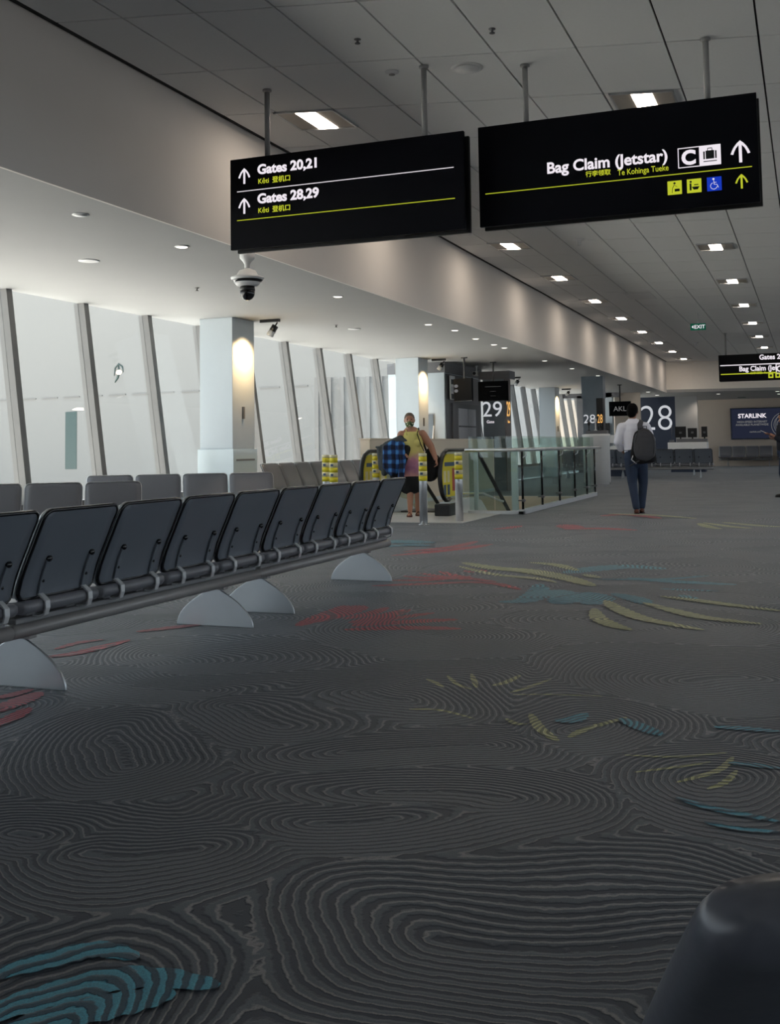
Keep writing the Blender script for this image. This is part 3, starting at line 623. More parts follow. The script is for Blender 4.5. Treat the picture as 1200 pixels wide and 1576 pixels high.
for j, (pxc, pyc, mm) in enumerate(((1038, 289, 'txty'), (1068, 286, 'txty'), (1099, 283, 'blue'))):
    x, z = P2(pxc, pyc, YRF); s = .060
    pb = MB().box(x-s, x+s, -.064, -.061, z-s, z+s).build('pictogram', mm, tb2); g = MB(); yy = -.066
    if j == 0:
        g.ball((x, yy, z+.038), (.010, .002, .010), 6); g.tube([(x-.002, yy, z+.025), (x-.018, yy, z-.005), (x-.022, yy, z-.045)], .006, 6, flat=.4); g.tube([(x-.002, yy, z+.022), (x+.022, yy, z+.005)], .004, 6, flat=.4); g.box(x+.0, x+.042, yy-.001, yy+.001, z-.035, z-.012)
        g.build('figure', 'picdark', pb)
    elif j == 1:
        g.ball((x-.028, yy, z+.036), (.010, .002, .010), 6); g.box(x-.038, x-.022, yy-.001, yy+.001, z-.038, z+.022); g.prism([(x-.02, z-.008), (x+.044, z-.008), (x+.03, z-.034), (x-.005, z-.034)], yy-.001, yy+.001, 'y'); g.box(x+.0, x+.036, yy-.001, yy+.001, z+.004, z+.012)
        g.build('figure', 'picdark', pb)
    else:
        g.ball((x-.006, yy, z+.042), (.009, .002, .009), 6); g.tube([(x-.004, yy, z+.03), (x-.001, yy, z-.005), (x+.022, yy, z-.007), (x+.034, yy, z-.035)], .0055, 6, flat=.4)
        g.tube([(x-.004+.028*math.cos(q*.42+1.9), yy, z-.018+.028*math.sin(q*.42+1.9)) for q in range(11)], .0045, 6, flat=.4); g.tube([(x-.003, yy, z+.012), (x+.018, yy, z+.012)], .004, 6, flat=.4)
        g.build('figure', 'txtw', pb)
# far sign
YF = 36.; a = ony(1105, 547, YF); b_ = ony(1107, 587, YF)
t3, cx, z0 = sign('hanging_far_sign', 'farther black hanging sign cut off by the right edge', YF+.06, a.x, a.x+4.6, b_.z, a.z, [onz(1121, 520, ZU).x, a.x+3.9])
for (xa, ya, s, size, al, m) in ((1168, 552, 'Gates 20,21', .22, 'LEFT', 'txtw'), (1137, 570, 'Bag Claim (Jetstar)', .22, 'LEFT', 'txtw'), (1154, 574.5, '行李领取  Te Kohinga Tueke', .10, 'LEFT', 'txty')):
    x, z = P2(xa, ya, YF); text(s, size, m, face_M(x, -.062, z-.03), t3, align=al, bold=.006 if size > .15 else 0, sx=.92)
for (xa, ya, xb_, m) in ((1108, 562, 1200, 'txtw'), (1109, 575.5, 1200, 'txty')):
    x, z = P2(xa, ya, YF); bar(t3, x, x+4.2, z-.02, m, -.061, .03)
x, z = P2(1193.5, 567.5, YF); fr = MB().box(x, x+.36, -.064, -.061, z-.16, z+.16); fr = fr.build('baggage_pictogram', 'txtw', t3); MB().box(x+.03, x+.18, -.068, -.065, z-.13, z+.13).build('panel', 'picdark', fr)
text('C', .26, 'txtw', face_M(x+.105, -.070, z-.09), fr, align='CENTER', bold=.008)
for k in range(4):
    x, z = P2(1181, 577, YF); xx = x+.02+.21*k
    pb = MB().box(xx, xx+.15, -.064, -.061, z-.1, z+.05).build('pictogram', 'txty', t3); MB().box(xx+.04, xx+.11, -.068, -.065, z-.06, z+.01).build('figure', 'picdark', pb)

# ------------------------------------------------------------------ benches
PITCH = .6447
def rrect(w, h, r, n=5, x0=0, y0=0):
    out = []
    for cx_, cy_, a0 in ((w-r, h-r, 0), (r, h-r, PI/2), (r, r, PI), (w-r, r, 3*PI/2)):
        for k in range(n+1):
            a = a0+PI/2*k/n; out.append((x0+cx_+r*math.cos(a), y0+cy_+r*math.sin(a)))
    return out
PR = [(.105, .44), (.112, .50), (.135, .58), (.17, .66), (.208, .74), (.243, .82), (.27, .875), (.288, .915)]
def back_at(z):
    for (a, z0_), (b, z1_) in zip(PR, PR[1:]):
        if z <= z1_: return a+(b-a)*(z-z0_)/(z1_-z0_)
    return PR[-1][0]
def bshape(off0, off1, y0, y1, zb, zt, r, n=14, bulge=0., nr=9):
    # curved slab following the back profile: rows in z, rounded corners
    b = MB(); rows = []
    zs = [zb+(zt-zb)*k/n for k in range(n+1)]
    if True: zs = sorted(set([round(v, 4) for v in zs+[zb+r*(1-math.cos(q)) for q in (.5, .9, 1.3)]+[zt-r*(1-math.cos(q)) for q in (.5, .9, 1.3)]]))
    for z in zs:
        d = min(z-zb, zt-z); ins = 0
        if d < r: ins = r-math.sqrt(max(0, r*r-(r-d)**2))
        ya, yb = y0+ins, y1-ins; x = back_at(z)
        ring = []
        for k in range(nr):
            u = k/(nr-1); bl = bulge*(1-(2*u-1)**4)*(1-(2*(z-zb)/(zt-zb)-1)**6)
            ring.append((x+off0-bl, ya+(yb-ya)*u, z))
        for k in range(nr-1, -1, -1):
            ring.append((x+off1, ya+(yb-ya)*k/(nr-1), z))
        rows.append(ring)
    b.rings(rows, True)
    return b
def outline(off, y0, y1, zb, zt, r):
    pts = []
    for (cy, cz, a0) in ((y1-r, zt-r, 0), (y0+r, zt-r, PI/2), (y0+r, zb+r, PI), (y1-r, zb+r, 3*PI/2)):
        for k in range(5):
            a = a0+PI/2*k/4; pts.append((cy+r*math.cos(a), cz+r*math.sin(a)))
    out = []
    for i, (y, z) in enumerate(pts):
        y2, z2 = pts[(i+1) % len(pts)]; n = max(1, int(abs(z2-z)/.06))
        for k in range(n): out.append((y+(y2-y)*k/n, z+(z2-z)*k/n))
    return [(back_at(z)+off, y, z) for y, z in out]
def make_bench(name, label, nseat, loc, rz, group, feet):
    t = thing(name, label, 'bench', loc, rz, group)
    Lb = nseat*PITCH
    MB().box(-.13, .10, .02, Lb-.05, .338, .368).build('beam', 'beam', t, bevel=.008)
    MB().lathe([(.037, 0), (.037, Lb-.01)], 16, Matrix.Translation((.085, .0, .302)) @ Matrix.Rotation(-PI/2, 4, 'X')).build('tube', 'tube', t)
    for k in range(nseat*2):
        y = (k+.5)*PITCH/2; MB().box(.03, .075, y-.035, y+.035, .32, .382).build('clamp', 'beam', t, bevel=.004)
    foot = MB(); q = [(-.30, 0), (.30, 0)]+[(.30*(1-(1-abs(1-j/10.))**1.9)*(1 if j < 10 else -1), .268*(1-abs(1-j/10.))) for j in range(1, 20)]
    for y in feet:
        f_ = MB(); f_.prism(q, y-.008, y+.008, 'y', smooth=True); f_.build('leg', 'foot', t, bevel=.003)
        MB().box(-.04, .09, y-.03, y+.03, .25, .335).build('leg_bracket', 'tube', t, bevel=.004)
    for k in range(nseat):
        y0 = k*PITCH+.004; y1 = y0+.61
        # seat pan: rounded, dished, rear edge showing below the back
        prof_ = [(-.40, .415), (-.405, .435), (-.37, .462), (-.25, .462), (-.05, .440), (.09, .454), (.145, .456), (.166, .444), (.168, .415), (.150, .392), (.09, .386), (-.05, .392), (-.25, .400), (-.36, .405)]
        b = MB(); rs = []
        for j, (yy, g) in enumerate(((y0+.004, .86), (y0+.012, .95), (y0+.035, 1.0), (y1-.035, 1.0), (y1-.012, .95), (y1-.004, .86))):
            cz = .428
            rs.append([((x+.13)*(.965+.035*(g > .9))-.13, yy, cz+(z-cz)*g) for x, z in prof_])
        b.rings(rs); b.build('seat', 'pad', t)
        br = bshape(-.004, .012, y0+.006, y1-.006, .462, .912, .045).build('backrest', 'shell', t)
        bshape(-.042, -.004, y0+.002, y1-.002, .462, .908, .05, bulge=.012).build('back_cushion', 'pad', br)
        MB().tube(outline(.006, y0+.006, y1-.006, .462, .912, .045), .010, 6, close=True).build('edge_trim', 'trim', br)
        MB().tube(outline(-.012, y0+.001, y1-.001, .458, .916, .048), .0075, 6, close=True).build('edge_glint', 'alu', br, label='bright silver strip for the window glint')  # added strip stands in for window light on the cushion edge
        for u in (.155, .505):
            yc = y0+u
            pts = [(back_at(z)+.022, z) for z in (.66, .60, .54, .48)]+[(.158, .462), (.178, .445), (.180, .41), (.170, .378), (.135, .366), (.10, .372)]
            def strap(pp_, w, th):
                b = MB(); rr = []
                for i, (x, z) in enumerate(pp_):
                    x2, z2 = pp_[min(i+1, len(pp_)-1)]; x1, z1 = pp_[max(i-1, 0)]
                    tx, tz = x2-x1, z2-z1; l = math.hypot(tx, tz); nx, nz = tz/l*th, -tx/l*th
                    rr.append([(x-nx, yc-w, z-nz), (x+nx, yc-w, z+nz), (x+nx, yc+w, z+nz), (x-nx, yc+w, z-nz)])
                b.rings(rr, True, smooth=False); return b
            strap(pts[:4], .017, .005).build('back_support', 'shell', br)
            strap([(back_at(.48)+.022, .48)]+pts[4:], .017, .0045).build('bracket', 'strapgrey', t)
            cb = MB(); xx = back_at(.655)+.022
            cb.ball((xx, yc, .66), (.014, .021, .018), 6); cb.build('support_cap', 'trim', br); MB().ball((back_at(.54)+.028, yc, .545), (.008, .009, .009), 5).build('bolt', 'trim', br)
    return t
XBN = -3.85
bench0 = make_bench('seating_bench', 'four-seat charcoal bench in the near row, seen from behind, middle of the row', 4, (XBN, 4.378, 0), 0, 'benches seen from behind in the near row', [.16, 2.12])
dup(bench0, (XBN, 4.378+4*PITCH+.005, 0), 0, 'four-seat charcoal bench at the far end of the near row, toward the escalator')
dup(bench0, (XBN, 4.378-4*PITCH-.005, 0), 0, 'four-seat charcoal bench at the near end of the row, cut off by the left edge')
GD = 'diagonal benches with padded backs turned to the camera'
wdir = Vector((.82, .57, 0)); bx = Vector((-.57, .82, 0))
def diag(px, py, ztop, lab, s):
    e = onz(px, py, ztop); o = e - bx*.26*s
    dup(bench0, (o.x, o.y, 0), math.atan2(bx.y, bx.x), lab, GD, (s, s, ztop/.915))
diag(218, 741, .885, 'diagonal charcoal bench standing just behind the near row, left of the other diagonal bench', .93)
diag(420, 727, .885, 'diagonal charcoal bench in front of the nearest column', .97)
GC = 'benches under the windows facing into the hall'
dup(bench0, (-8.62, 16.55+4*PITCH, 0), PI, 'charcoal bench under the leaning windows just right of the nearest column', GC, (1, 1, 1.04))
dup(bench0, (-8.62, 19.2+4*PITCH, 0), PI, 'charcoal bench under the leaning windows, partly behind the taped posts', GC, (1, 1, 1.04))
GF = 'far benches across the hall by gate 28'
dup(bench0, (-8.4, 38.3, 0), -PI/2, 'far charcoal bench seen from behind, left of the walking man', GF, (1, 1, 1.09)).location = (-8.3, 38.3, 0)
dup(bench0, (-5.66, 38.3, 0), -PI/2, 'far charcoal bench seen from behind, right of the walking man', GF, (1, 1, 1.09))
dup(bench0, (-6.2, 41.6, 0), -PI/2, 'far charcoal bench behind the two seen from behind, before the gate 28 desk', GF, (1, 1, 1.06))
dup(bench0, (-1.75, 56.4, 0), PI/2, 'dark bench against the far wall under the advertising board', 'benches against the far wall', (1, 1, 1.1))
dup(bench0, (1.0, 56.4, 0), PI/2, 'dark bench against the far wall behind the man at the right edge', 'benches against the far wall', (1, 1, 1.1))
# chair back close to the camera, bottom right
def near_bench():
    # top-left corner of the back seen at (1085,1357); the back leans towards the camera, facing away from it
    ca, sa = math.cos(_th), math.sin(_th)
    d = ray(1090, 1398); p = Vector((0, 0, EYE))+d*(.80)
    t = thing('seating_bench', 'charcoal seat back close to the camera at the bottom right corner', 'bench', (p.x, p.y, 0), _th+.03)
    z1 = p.z; W = .60; H_ = .50
    b = MB(); rows = []
    n = 22; R_ = .035
    for k in range(n+1):
        s = H_*k/n; dd = min(s, H_-s); ins = .045-math.sqrt(max(0, .045**2-(.045-dd)**2)) if dd < .045 else 0
        # upper part leans strongly, lower part straightens
        a = math.radians(48)-s*.25
        if k == 0: y, z = 0., z1
        else: y += math.sin(a)*H_/n; z -= math.cos(a)*H_/n
        th = .034*min(1, .35+dd/.03)
        ny, nz = -math.cos(a), -math.sin(a)*-1
        ring = []
        m = 28
        for j in range(m):
            q = 2*PI*j/m; cx_, sx_ = math.cos(q), math.sin(q)
            u = W/2+(W/2-ins)*math.copysign(abs(cx_)**.16, cx_); v = th*math.copysign(abs(sx_)**.8, sx_)
            ring.append((u, y-v*math.cos(a), z-v*math.sin(a)))
        rows.append(ring)
    b.rings(rows); b.build('backrest', 'pad_shaded', t)
    yb, zb = y, z
    MB().prism(rrect(W-.2, .42, .04, x0=0, y0=0), .40, .46, M=Matrix.Translation((0.2, yb+.02, 0))).build('seat', 'pad_shaded', t, bevel=.015)
    for u in (.28, .48): MB().tube([(u, yb, zb+.03), (u, yb+.0, .38), (u, yb+.10, .33)], .014, 6).build('bracket', 'alu', t)
    MB().box(.25, 1.9, yb+.02, yb+.18, .32, .37).build('beam', 'beam', t)
    for u in (.5, 1.6): MB().prism([(-.28, 0), (.28, 0), (.2, .17), (.08, .26), (-.08, .26), (-.2, .17)], u-.008, u+.008, 'x', M=Matrix.Translation((0, yb+.1, 0))).add([], []).build('leg', 'foot', t) 
near_bench()

# ------------------------------------------------------------------ taped steel posts
def post(px, py, X=None, lab='', yb=None):
    P = onz(px, yb, 0) if yb else onx(px, py, X); t = thing('bollard', lab, 'bollard', (P.x, P.y, 0), 0, 'taped steel posts round the escalator landing')
    MB().lathe([(.062, 0), (.062, 1.10), (.056, 1.105)], 20).build('post', 'steel', t); MB().lathe([(.085, 0), (.085, .008), (.057, .012)], 20).build('base_ring', 'chrome', t)
    z = 1.10
    for k, h in enumerate((.045, .075, .075, .075, .075, .075)):
        MB().lathe([(.0635+.0006*k, z-h), (.0635+.0006*k, z)], 20).build('tape_band', 'yellow' if k % 2 else 'cream', t); z -= h
    z0 = 1.10-.045
    for k in range(2):
        zz = z0-.075*(2*k+1.5)
        MB().box(.0-.022, .022, -.0685, -.066, zz-.018, zz+.018).build('tape_mark', 'stickblue', t)
    return t
post(652, 0, lab='taped steel post right in front of the woman', yb=808)
post(707, 0, lab='taped steel post in front of the right escalator handrail', yb=803)
post(578, 697, -7.15, 'taped steel post at the left escalator handrail beside the coats')
post(513, 698, -6.9, 'right one of the pair of taped posts behind the near bench')
post(501.5, 698, -7.2, 'left one of the pair of taped posts behind the near bench')

# ------------------------------------------------------------------ escalator well, landing, escalator
wl = MB().box(VX0-.1, VX0, VY0, VY1+3, -5, 0).build('wall_well_left', 'beige', kind='structure')
MB().box(VX1, VX1+.1, VY0, VY1+3, -5, -.01).build('wall_well_right', 'beige', kind='structure')
MB().box(VX0, VX1, VY1, VY1+.1, -1.0, -.01).build('wall_well_end', 'beige', kind='structure')
MB().box(VX0, VX1, VY0-.1, VY0, -5, -.01).build('wall_well_front', 'beige', kind='structure')
MB().box(-12, 0, VY0-4, VY1+16, -5.1, -5).build('floor_lower', 'slate', kind='structure')
pw = thing('parapet_wall', 'beige low wall along the left side of the escalator, behind the woman', 'low wall')
MB().box(-8.0, -7.80, 18.9, 27.5, 0, 1.36).build('panel', 'beige', pw, bevel=.006)
MB().box(-8.02, -7.78, 18.88, 27.5, 1.36, 1.385).build('coping', 'beige', pw, bevel=.004)
MB().box(-7.80, -7.79, 19.2, 27.4, .02, .10).build('skirting', 'steel', pw)
xr, xl = -5.95, -7.42
lp = MB().box(-7.62, -5.12, 16.15, VY0-.0, 0, .012).build('landing_plate', mat('ribbed_aluminium', srgb(206, 206, 206), .4, .3, bump=.1), bevel=.002); tag(lp, 'pale metal landing plate under the woman\'s feet', 'landing plate')
for k in range(3): MB().box(-7.3, -6.1, 17.3+.28*k, 17.31+.28*k, .012, .016).build('groove', 'steel', lp)
es = thing('escalator', 'escalator going down behind the woman, with black handrails and yellow safety stickers', 'escalator', (0, 0, 0))
ang = math.radians(30)
def hand(x):
    pts = []; r = .40; cy, cz = 17.93, .70
    pts += [(x, 18.2, .24), (x, 17.95, .26)]
    pts = []
    for k in range(13):
        a = -PI*.38 - k*(PI*1.02)/12     # round the newel from below, front, to the top
        pts.append((x, cy+.36*math.cos(a)*1.05, .70+.44*math.sin(a)))
    pts[-1] = (x, cy, 1.14)
    y0 = 19.75
    pts += [(x, 18.6, 1.14), (x, y0-.3, 1.14), (x, y0, 1.11), (x, y0+.25, 1.0)]
    pts += [(x, y0+.25+1.*d, 1.0-math.tan(ang)*d) for d in (1, 3, 6, 8)]
    return pts
for x in (xr, xl):
    MB().tube(hand(x), .042, 10, flat=.75).build('handrail', 'rubber', es)
    q = [(18.0, .26)]
    q += [(17.93+.345*math.cos(-PI*.5-k*PI/10), .70+.415*math.sin(-PI*.5-k*PI/10)) for k in range(11)]
    q += [(19.5, 1.10), (19.95, 1.0), (20.95, .42), (25.95, -2.46), (25.95, -3.3), (20.3, -.05), (19.4, .12)]
    g = MB().prism(q, x-.006, x+.006, 'x').build('glass_panel', 'gesc', es)
    qs = [(17.95+.30*math.cos(-PI*.5-k*PI/10), .70+.375*math.sin(-PI*.5-k*PI/10)) for k in range(11)]+[(18.75, 1.07), (18.75, .33)]
    dx = .012
    s_ = MB().prism(qs, x+dx-.002, x+dx, 'x').prism(qs, x-dx, x-dx+.002, 'x').build('safety_sticker', 'yellow', es)
    st = MB()
    for (ya, za, w_, h_, c_) in ((17.72, .58, .13, .20, 'cream'), (17.92, .58, .13, .20, 'cream'), (17.72, .36, .13, .18, 'stickblue'), (17.92, .36, .13, .18, 'stickblue'), (18.2, .42, .14, .40, 'stickred'), (18.45, .42, .2, .34, 'cream'), (17.78, .86, .7, .07, 'stickblue')):
        MB().box(x+dx, x+dx+.003, ya, ya+w_, za, za+h_).box(x-dx-.003, x-dx, ya, ya+w_, za, za+h_).build('sticker_panel', c_, s_)
    MB().box(x-.14, x+.14, 17.62, 18.3, .0, .22).build('newel_base', 'black', es, bevel=.03)
    sk = MB(); sk.prism([(17.8, .012), (17.8, .24), (19.2, .26), (19.7, .18), (26, -3.4), (26, -4.4), (18.6, -.5), (18.6, .012)], x-.10, x+.10, 'x'); sk.build('skirt', 'steel', es)
for k in range(16):
    y = 19.2+.4*k; z = -.0-max(0, (k-1))*.231
    MB().box(xl+.12, xr-.12, y, y+.42, z-.24, z).build('step', 'dkgrey', es)

# glass balustrade round the well
P0 = onz(680, 789); P1 = onz(802, 792); XG = -4.75
bl = thing('glass_balustrade', 'green glass balustrade with steel handrail round the escalator opening', 'balustrade')
MB().box(XG-.05, XG+.05, 18.40, 25.35, 0, .085).build('base_rail', 'steel', bl, bevel=.005)
MB().box(-5.72, XG+.05, 18.40, 18.50, 0, .06).build('base_rail', 'steel', bl, bevel=.005)
ys = [18.46, 19.93, 21.44, 22.95, 24.28, 25.25]
for i, y in enumerate(ys):
    f_ = MB().tube([(XG+.02, y, .06), (XG+.02, y, 1.10)], .021, 8); o = f_.build('post', 'trim', bl)
    MB().ball((XG+.03, y, .24), (.034, .034, .034), 6).box(XG-.05, XG+.06, y-.06, y+.06, .23, .25).build('clamp', 'dkgrey', o)
    MB().tube([(XG+.02, y, .98), (XG+.09, y, 1.02), (XG+.10, y, 1.08)], .012, 6).build('rail_bracket', 'steel', o)
for a_, b2 in zip(ys, ys[1:]): MB().box(XG-.008, XG+.008, a_+.02, b2-.02, .09, 1.37).build('glass_panel', 'gbal', bl)
MB().box(-5.70, -5.25, 18.443, 18.457, .07, 1.37).build('glass_panel', 'gbal', bl); MB().box(-5.22, -4.80, 18.443, 18.457, .07, 1.37).build('glass_panel', 'gbal', bl)
MB().tube([(-5.75, 18.38, 1.13), (XG-.05, 18.38, 1.13), (XG+.10, 18.42, 1.13), (XG+.12, 18.6, 1.13), (XG+.12, 25.5, 1.13)], .032, 10).build('handrail', 'steel', bl)
MB().box(-4.93, -4.83, 18.46, 18.56, .05, 1.12).build('column_post', 'steel', bl)
MB().box(-5.62, -5.55, 18.46, 18.52, .05, 1.12).build('column_post', 'steel', bl)
MB().box(VX1-.06, VX1-.045, VY1-.1, VY1, 0, 1.3)
MB().box(VX0+.02, VX1, VY1+.04, VY1+.055, .0, 1.37).build('glass_panel', 'gbal', bl)
MB().tube([(-5.90, 18.7, .34), (-5.5, 18.62, .36), (-5.2, 18.56, .24), (-5.1, 18.52, .22)], .02, 8).build('kick_rail', 'steel', bl)

# ------------------------------------------------------------------ gate 29
gb = thing('boarding_lobby', 'white and grey boarding door lobby at gate 29 with a dark header', 'lobby')
x1 = -8.75; ya = 26.3
MB().box(-10.3, x1, ya, 29.6, 0, 3.12).build('box_wall', 'colwhite', gb)
MB().box(-10.32, x1+.03, ya-.03, 29.63, 3.12, ZC).build('header', 'dkgrey', gb)
MB().box(x1, x1+.02, ya+.08, 29.5, 0, 3.1).build('side_cladding', mat('dark_stainless', srgb(105, 105, 108), .35, .5), gb)
fr_ = MB().box(x1+.02, x1+.06, ya+.5, 29.2, 0, 2.35).build('door_frame', 'dkgrey', gb)
MB().box(x1+.05, x1+.08, ya+.95, ya+1.75, .02, 2.22).build('door', 'doorgrey', fr_); MB().box(x1+.05, x1+.08, ya+1.79, ya+2.5, .02, 2.22).build('door', 'doorgrey', fr_)
MB().box(x1+.07, x1+.10, ya+.95, ya+2.5, 1.72, 1.76).build('door_rail', 'dkgrey', fr_)
MB().box(-9.70, -9.05, ya-.05, ya, 0, 2.05).build('grey_panel', 'slate', gb); MB().tube([(-9.15, ya-.10, .3), (-9.02, ya-.10, 1.75)], .02, 6).build('leaning_strip', 'white', gb)
a = ony(699, 585, 24.9); sq = thing('pictogram_board', 'small black and white pictogram board on the gate 29 lobby wall', 'sign board', (x1+.06, ya+.25, 2.95))
MB().box(0, .03, 0, .38, -.52, .1).build('board', 'white', sq)
for zz in (-.06, -.25, -.44): MB().box(.03, .035, .06, .32, zz-.06, zz+.07).build('pictogram', 'picdark' if zz != -.25 else 'doorgrey', sq)
def screen(name, lab, X, Y, Z, w, h, rz=0., m='screen', lines=(), ztop=ZC, cat='screen'):
    t = thing(name, lab, cat, (X, Y, Z), rz)
    b = MB().box(-w/2, w/2, -.03, .03, -h/2, h/2).build('panel', m, t, bevel=.006)
    MB().box(-w/2, w/2, -.034, -.030, -h/2, -h/2+.012).build('bezel', 'black', b)
    MB().box(-.02, .02, .03, .06, 0, ztop-Z).build('hanger', 'black', t); MB().box(-.08, .08, .02, .08, ztop-Z-.03, ztop-Z).build('ceiling_plate', 'black', t)
    for (s, size, x, z, mm) in lines: text(s, size, mm, face_M(x, -.036, z), b, align='CENTER')
    return t
c1 = ony(759, 602, 27); screen('gate_screen', 'wide black screen hanging above the gate 29 panel', c1.x, 27, c1.z, .80, .52, .05, lines=(('——————', .07, 0, .10, 'sign_grey'), ('- ---- -', .06, 0, -.02, 'sign_grey'), ('– – –', .06, 0, -.14, 'sign_grey')))
c1 = ony(713, 600, 25.2); sa_ = screen('gate_screen', 'black screen seen edge-on beside the pictogram board', c1.x, 25.2, c1.z, .56, .56, -.35)
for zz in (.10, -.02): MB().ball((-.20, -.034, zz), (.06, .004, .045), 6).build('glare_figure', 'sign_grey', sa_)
q = ony(743, 620, 28); r_ = ony(777, 620, 28)
gp = thing('gate_pillar', 'slate gate panel marked 29 with an amber reflected 29 drawn on its side', 'gate sign', (q.x, 28, 0))
w_ = r_.x-q.x
MB().box(0, w_, 0, .5, 0, 3.0).build('panel', 'slate', gp); MB().box(w_, w_+.02, -.02, .52, 0, 3.0).build('side_panel', mat('bronze_panel', srgb(92, 80, 76), .3), gp)
MB().box(-.1, w_+.15, -.03, .53, 3.0, 3.22).build('cap', 'dkgrey', gp)
text('29', .58, 'numw', face_M(w_*.42, -.004, 2.0), gp, align='CENTER'); text('Gate', .11, 'txtw', face_M(.20, -.004, 1.82), gp, align='CENTER')
MG = Matrix.Translation((w_+.024, .26, 2.0)) @ Matrix.Rotation(PI/2, 4, 'Z') @ Matrix.Rotation(PI/2, 4, 'X')
lit = emis('amber_reflection_lettering', srgb(250, 190, 110), 1.0)  # amber letters stand in for the numeral's reflection in the side panel
text('29', .58, lit, MG, gp, align='CENTER', sx=.7); text('Gate', .11, lit, MG @ Matrix.Translation((0, -.18, 0)), gp, align='CENTER')
# security camera near ceiling
def bracket_cam(px, py, lab):
    P = onz(px, py, ZC); t = thing('ceiling_camera', lab, 'security camera', tuple(P))
    MB().lathe([(.05, -.02), (.05, 0)], 12).tube([(0, 0, 0), (0, 0, -.18)], .02, 6).build('mount', 'white', t); MB().box(-.07, .07, -.2, .12, -.28, -.16).build('body', 'white', t, bevel=.02); MB().lathe([(.04, 0), (.045, .03)], 12, Matrix.Translation((0, -.2, -.22)) @ Matrix.Rotation(PI/2, 4, 'X')).build('lens', 'black', t)
bracket_cam(733, 563, 'white box camera on the ceiling between the two gate 29 screens')
bracket_cam(933, 605, 'white box camera on the ceiling above the gate 28 monitor')

# ------------------------------------------------------------------ gate 28 stand near the balustrade
q = ony(896, 612, 33); xk = q.x
gk = thing('gate_pillar', 'slate gate panel marked 28 standing behind the balustrade end', 'gate sign', (xk, 33, 0))
MB().box(0, .42, .0, .4, 0, 2.62).build('panel', 'slate', gk); MB().box(.42, .62, .02, .4, 0, 2.62).build('side_panel', 'black', gk)
MB().box(-.02, .64, -.01, .42, 2.62, ZC-.1).build('cap', 'slate', gk)
text('28', .38, 'numw', face_M(.20, -.004, 1.86), gk, align='CENTER'); text('28', .38, lit, face_M(.52, .012, 1.86), gk, align='CENTER', sx=.45)
kd = thing('gate_podium', 'curved beige podium in front of the gate 28 panel', 'podium', (ony(917, 700, 32.4).x, 32.5, 0))
MB().lathe([(.36, 0), (.36, .06), (.40, .06), (.40, 1.42), (.42, 1.44), (.42, 1.50), (.38, 1.52)], 26).build('body', 'deskwhite', kd)
MB().box(-.30, .34, -.05, .25, 1.52, 1.62).build('counter', 'dkgrey', kd, bevel=.01)
for k, (xx, zz) in enumerate(((-.22, 1.85), (-.02, 1.95), (.12, 1.8))):
    o = thing('scanner', ['dark handheld scanner on the left of the podium top', 'pale bottle standing in the middle of the podium top', 'dark card reader on the right of the podium top'][k], ['scanner', 'bottle', 'card reader'][k], (kd.location.x+xx, 32.55, 1.62))
    o.name = ['handheld_scanner', 'spray_bottle', 'card_reader'][k]
    MB().lathe([(.05, 0), (.05, .02), (.018, .03), (.018, zz-1.70), (.045, zz-1.66), (.045, zz-1.6), (.02, zz-1.58)], 12).build('body', ['black', 'white', 'black'][k], o)
# window-side dark frame by gate 28 and white back walls
wf = thing('boarding_lobby', 'grey and white boarding lobby at gate 28, behind the walking man', 'lobby')
a = ony(880, 613, 44); b_ = ony(1000, 613, 44)
MB().box(-9.3, -8.85, 46, 46.1, 0, 3.3).build('frame_post', 'dkgrey', wf); MB().box(-9.9, -7.5, 46, 46.1, 3.2, ZC).build('header', 'dkgrey', wf)
xw0 = ony(924, 640, 46).x; xw1 = ony(942, 640, 46).x; xw2 = ony(982, 640, 46).x
MB().box(xw0-.3, xw1, 46, 46.4, 0, ZC).build('white_wall', 'colwhite', wf)
MB().box(xw1, xw2, 46.6, 46.8, 0, ZC).build('grey_wall', 'taupe', wf)
a = ony(927, 650, 45.7); MB().box(a.x-.02, a.x+.26, 45.7, 45.95, .2, 2.1).build('door_opening', 'black', wf)
a = ony(954, 629, 40); screen('gate_monitor', 'black monitor reading AKL hanging beside the walking man', a.x, 40, a.z, .80, .54, 0, lines=(('AKL', .26, 0, -.09, 'sign_grey'),))
dk = thing('service_desk', 'white stacked desk unit left of the walking man', 'desk', (ony(949, 690, 40.8).x, 40.8, 0))
MB().box(-.45, .45, -.3, .3, 0, 1.0).build('body', 'navy', dk); MB().prism([(-.45, 1.0), (.45, 1.0), (.45, 1.22), (-.45, 1.08)], -.35, .3, 'y').build('tray', 'deskwhite', dk, bevel=.01); MB().box(-.40, .45, -.3, .3, 1.24, 1.55).build('tray_upper', 'deskwhite', dk, bevel=.02)
# big dark 28 panel with white lettering, and pale panel beside it
YP = 52.; a = ony(982, 611, YP); b_ = ony(1038, 611, YP); c_ = ony(1072, 611, YP); zt = ZC
bp_ = thing('gate_number_wall', 'tall dark navy panel with a large white 28, behind the walking man', 'gate sign', (a.x, YP, 0))
MB().box(0, b_.x-a.x, 0, .3, 0, zt).build('panel', 'navy', bp_)
n28 = ony(1012, 658, YP); text('28', 1.72, 'numw', face_M(n28.x-a.x-.05, -.004, ony(1012, 662, YP).z), bp_, align='CENTER', sx=.92, bold=-.022)
MB().box(b_.x, c_.x, YP, YP+.3, 0, zt).build('wall_panel_pale', 'plaster', kind='structure')
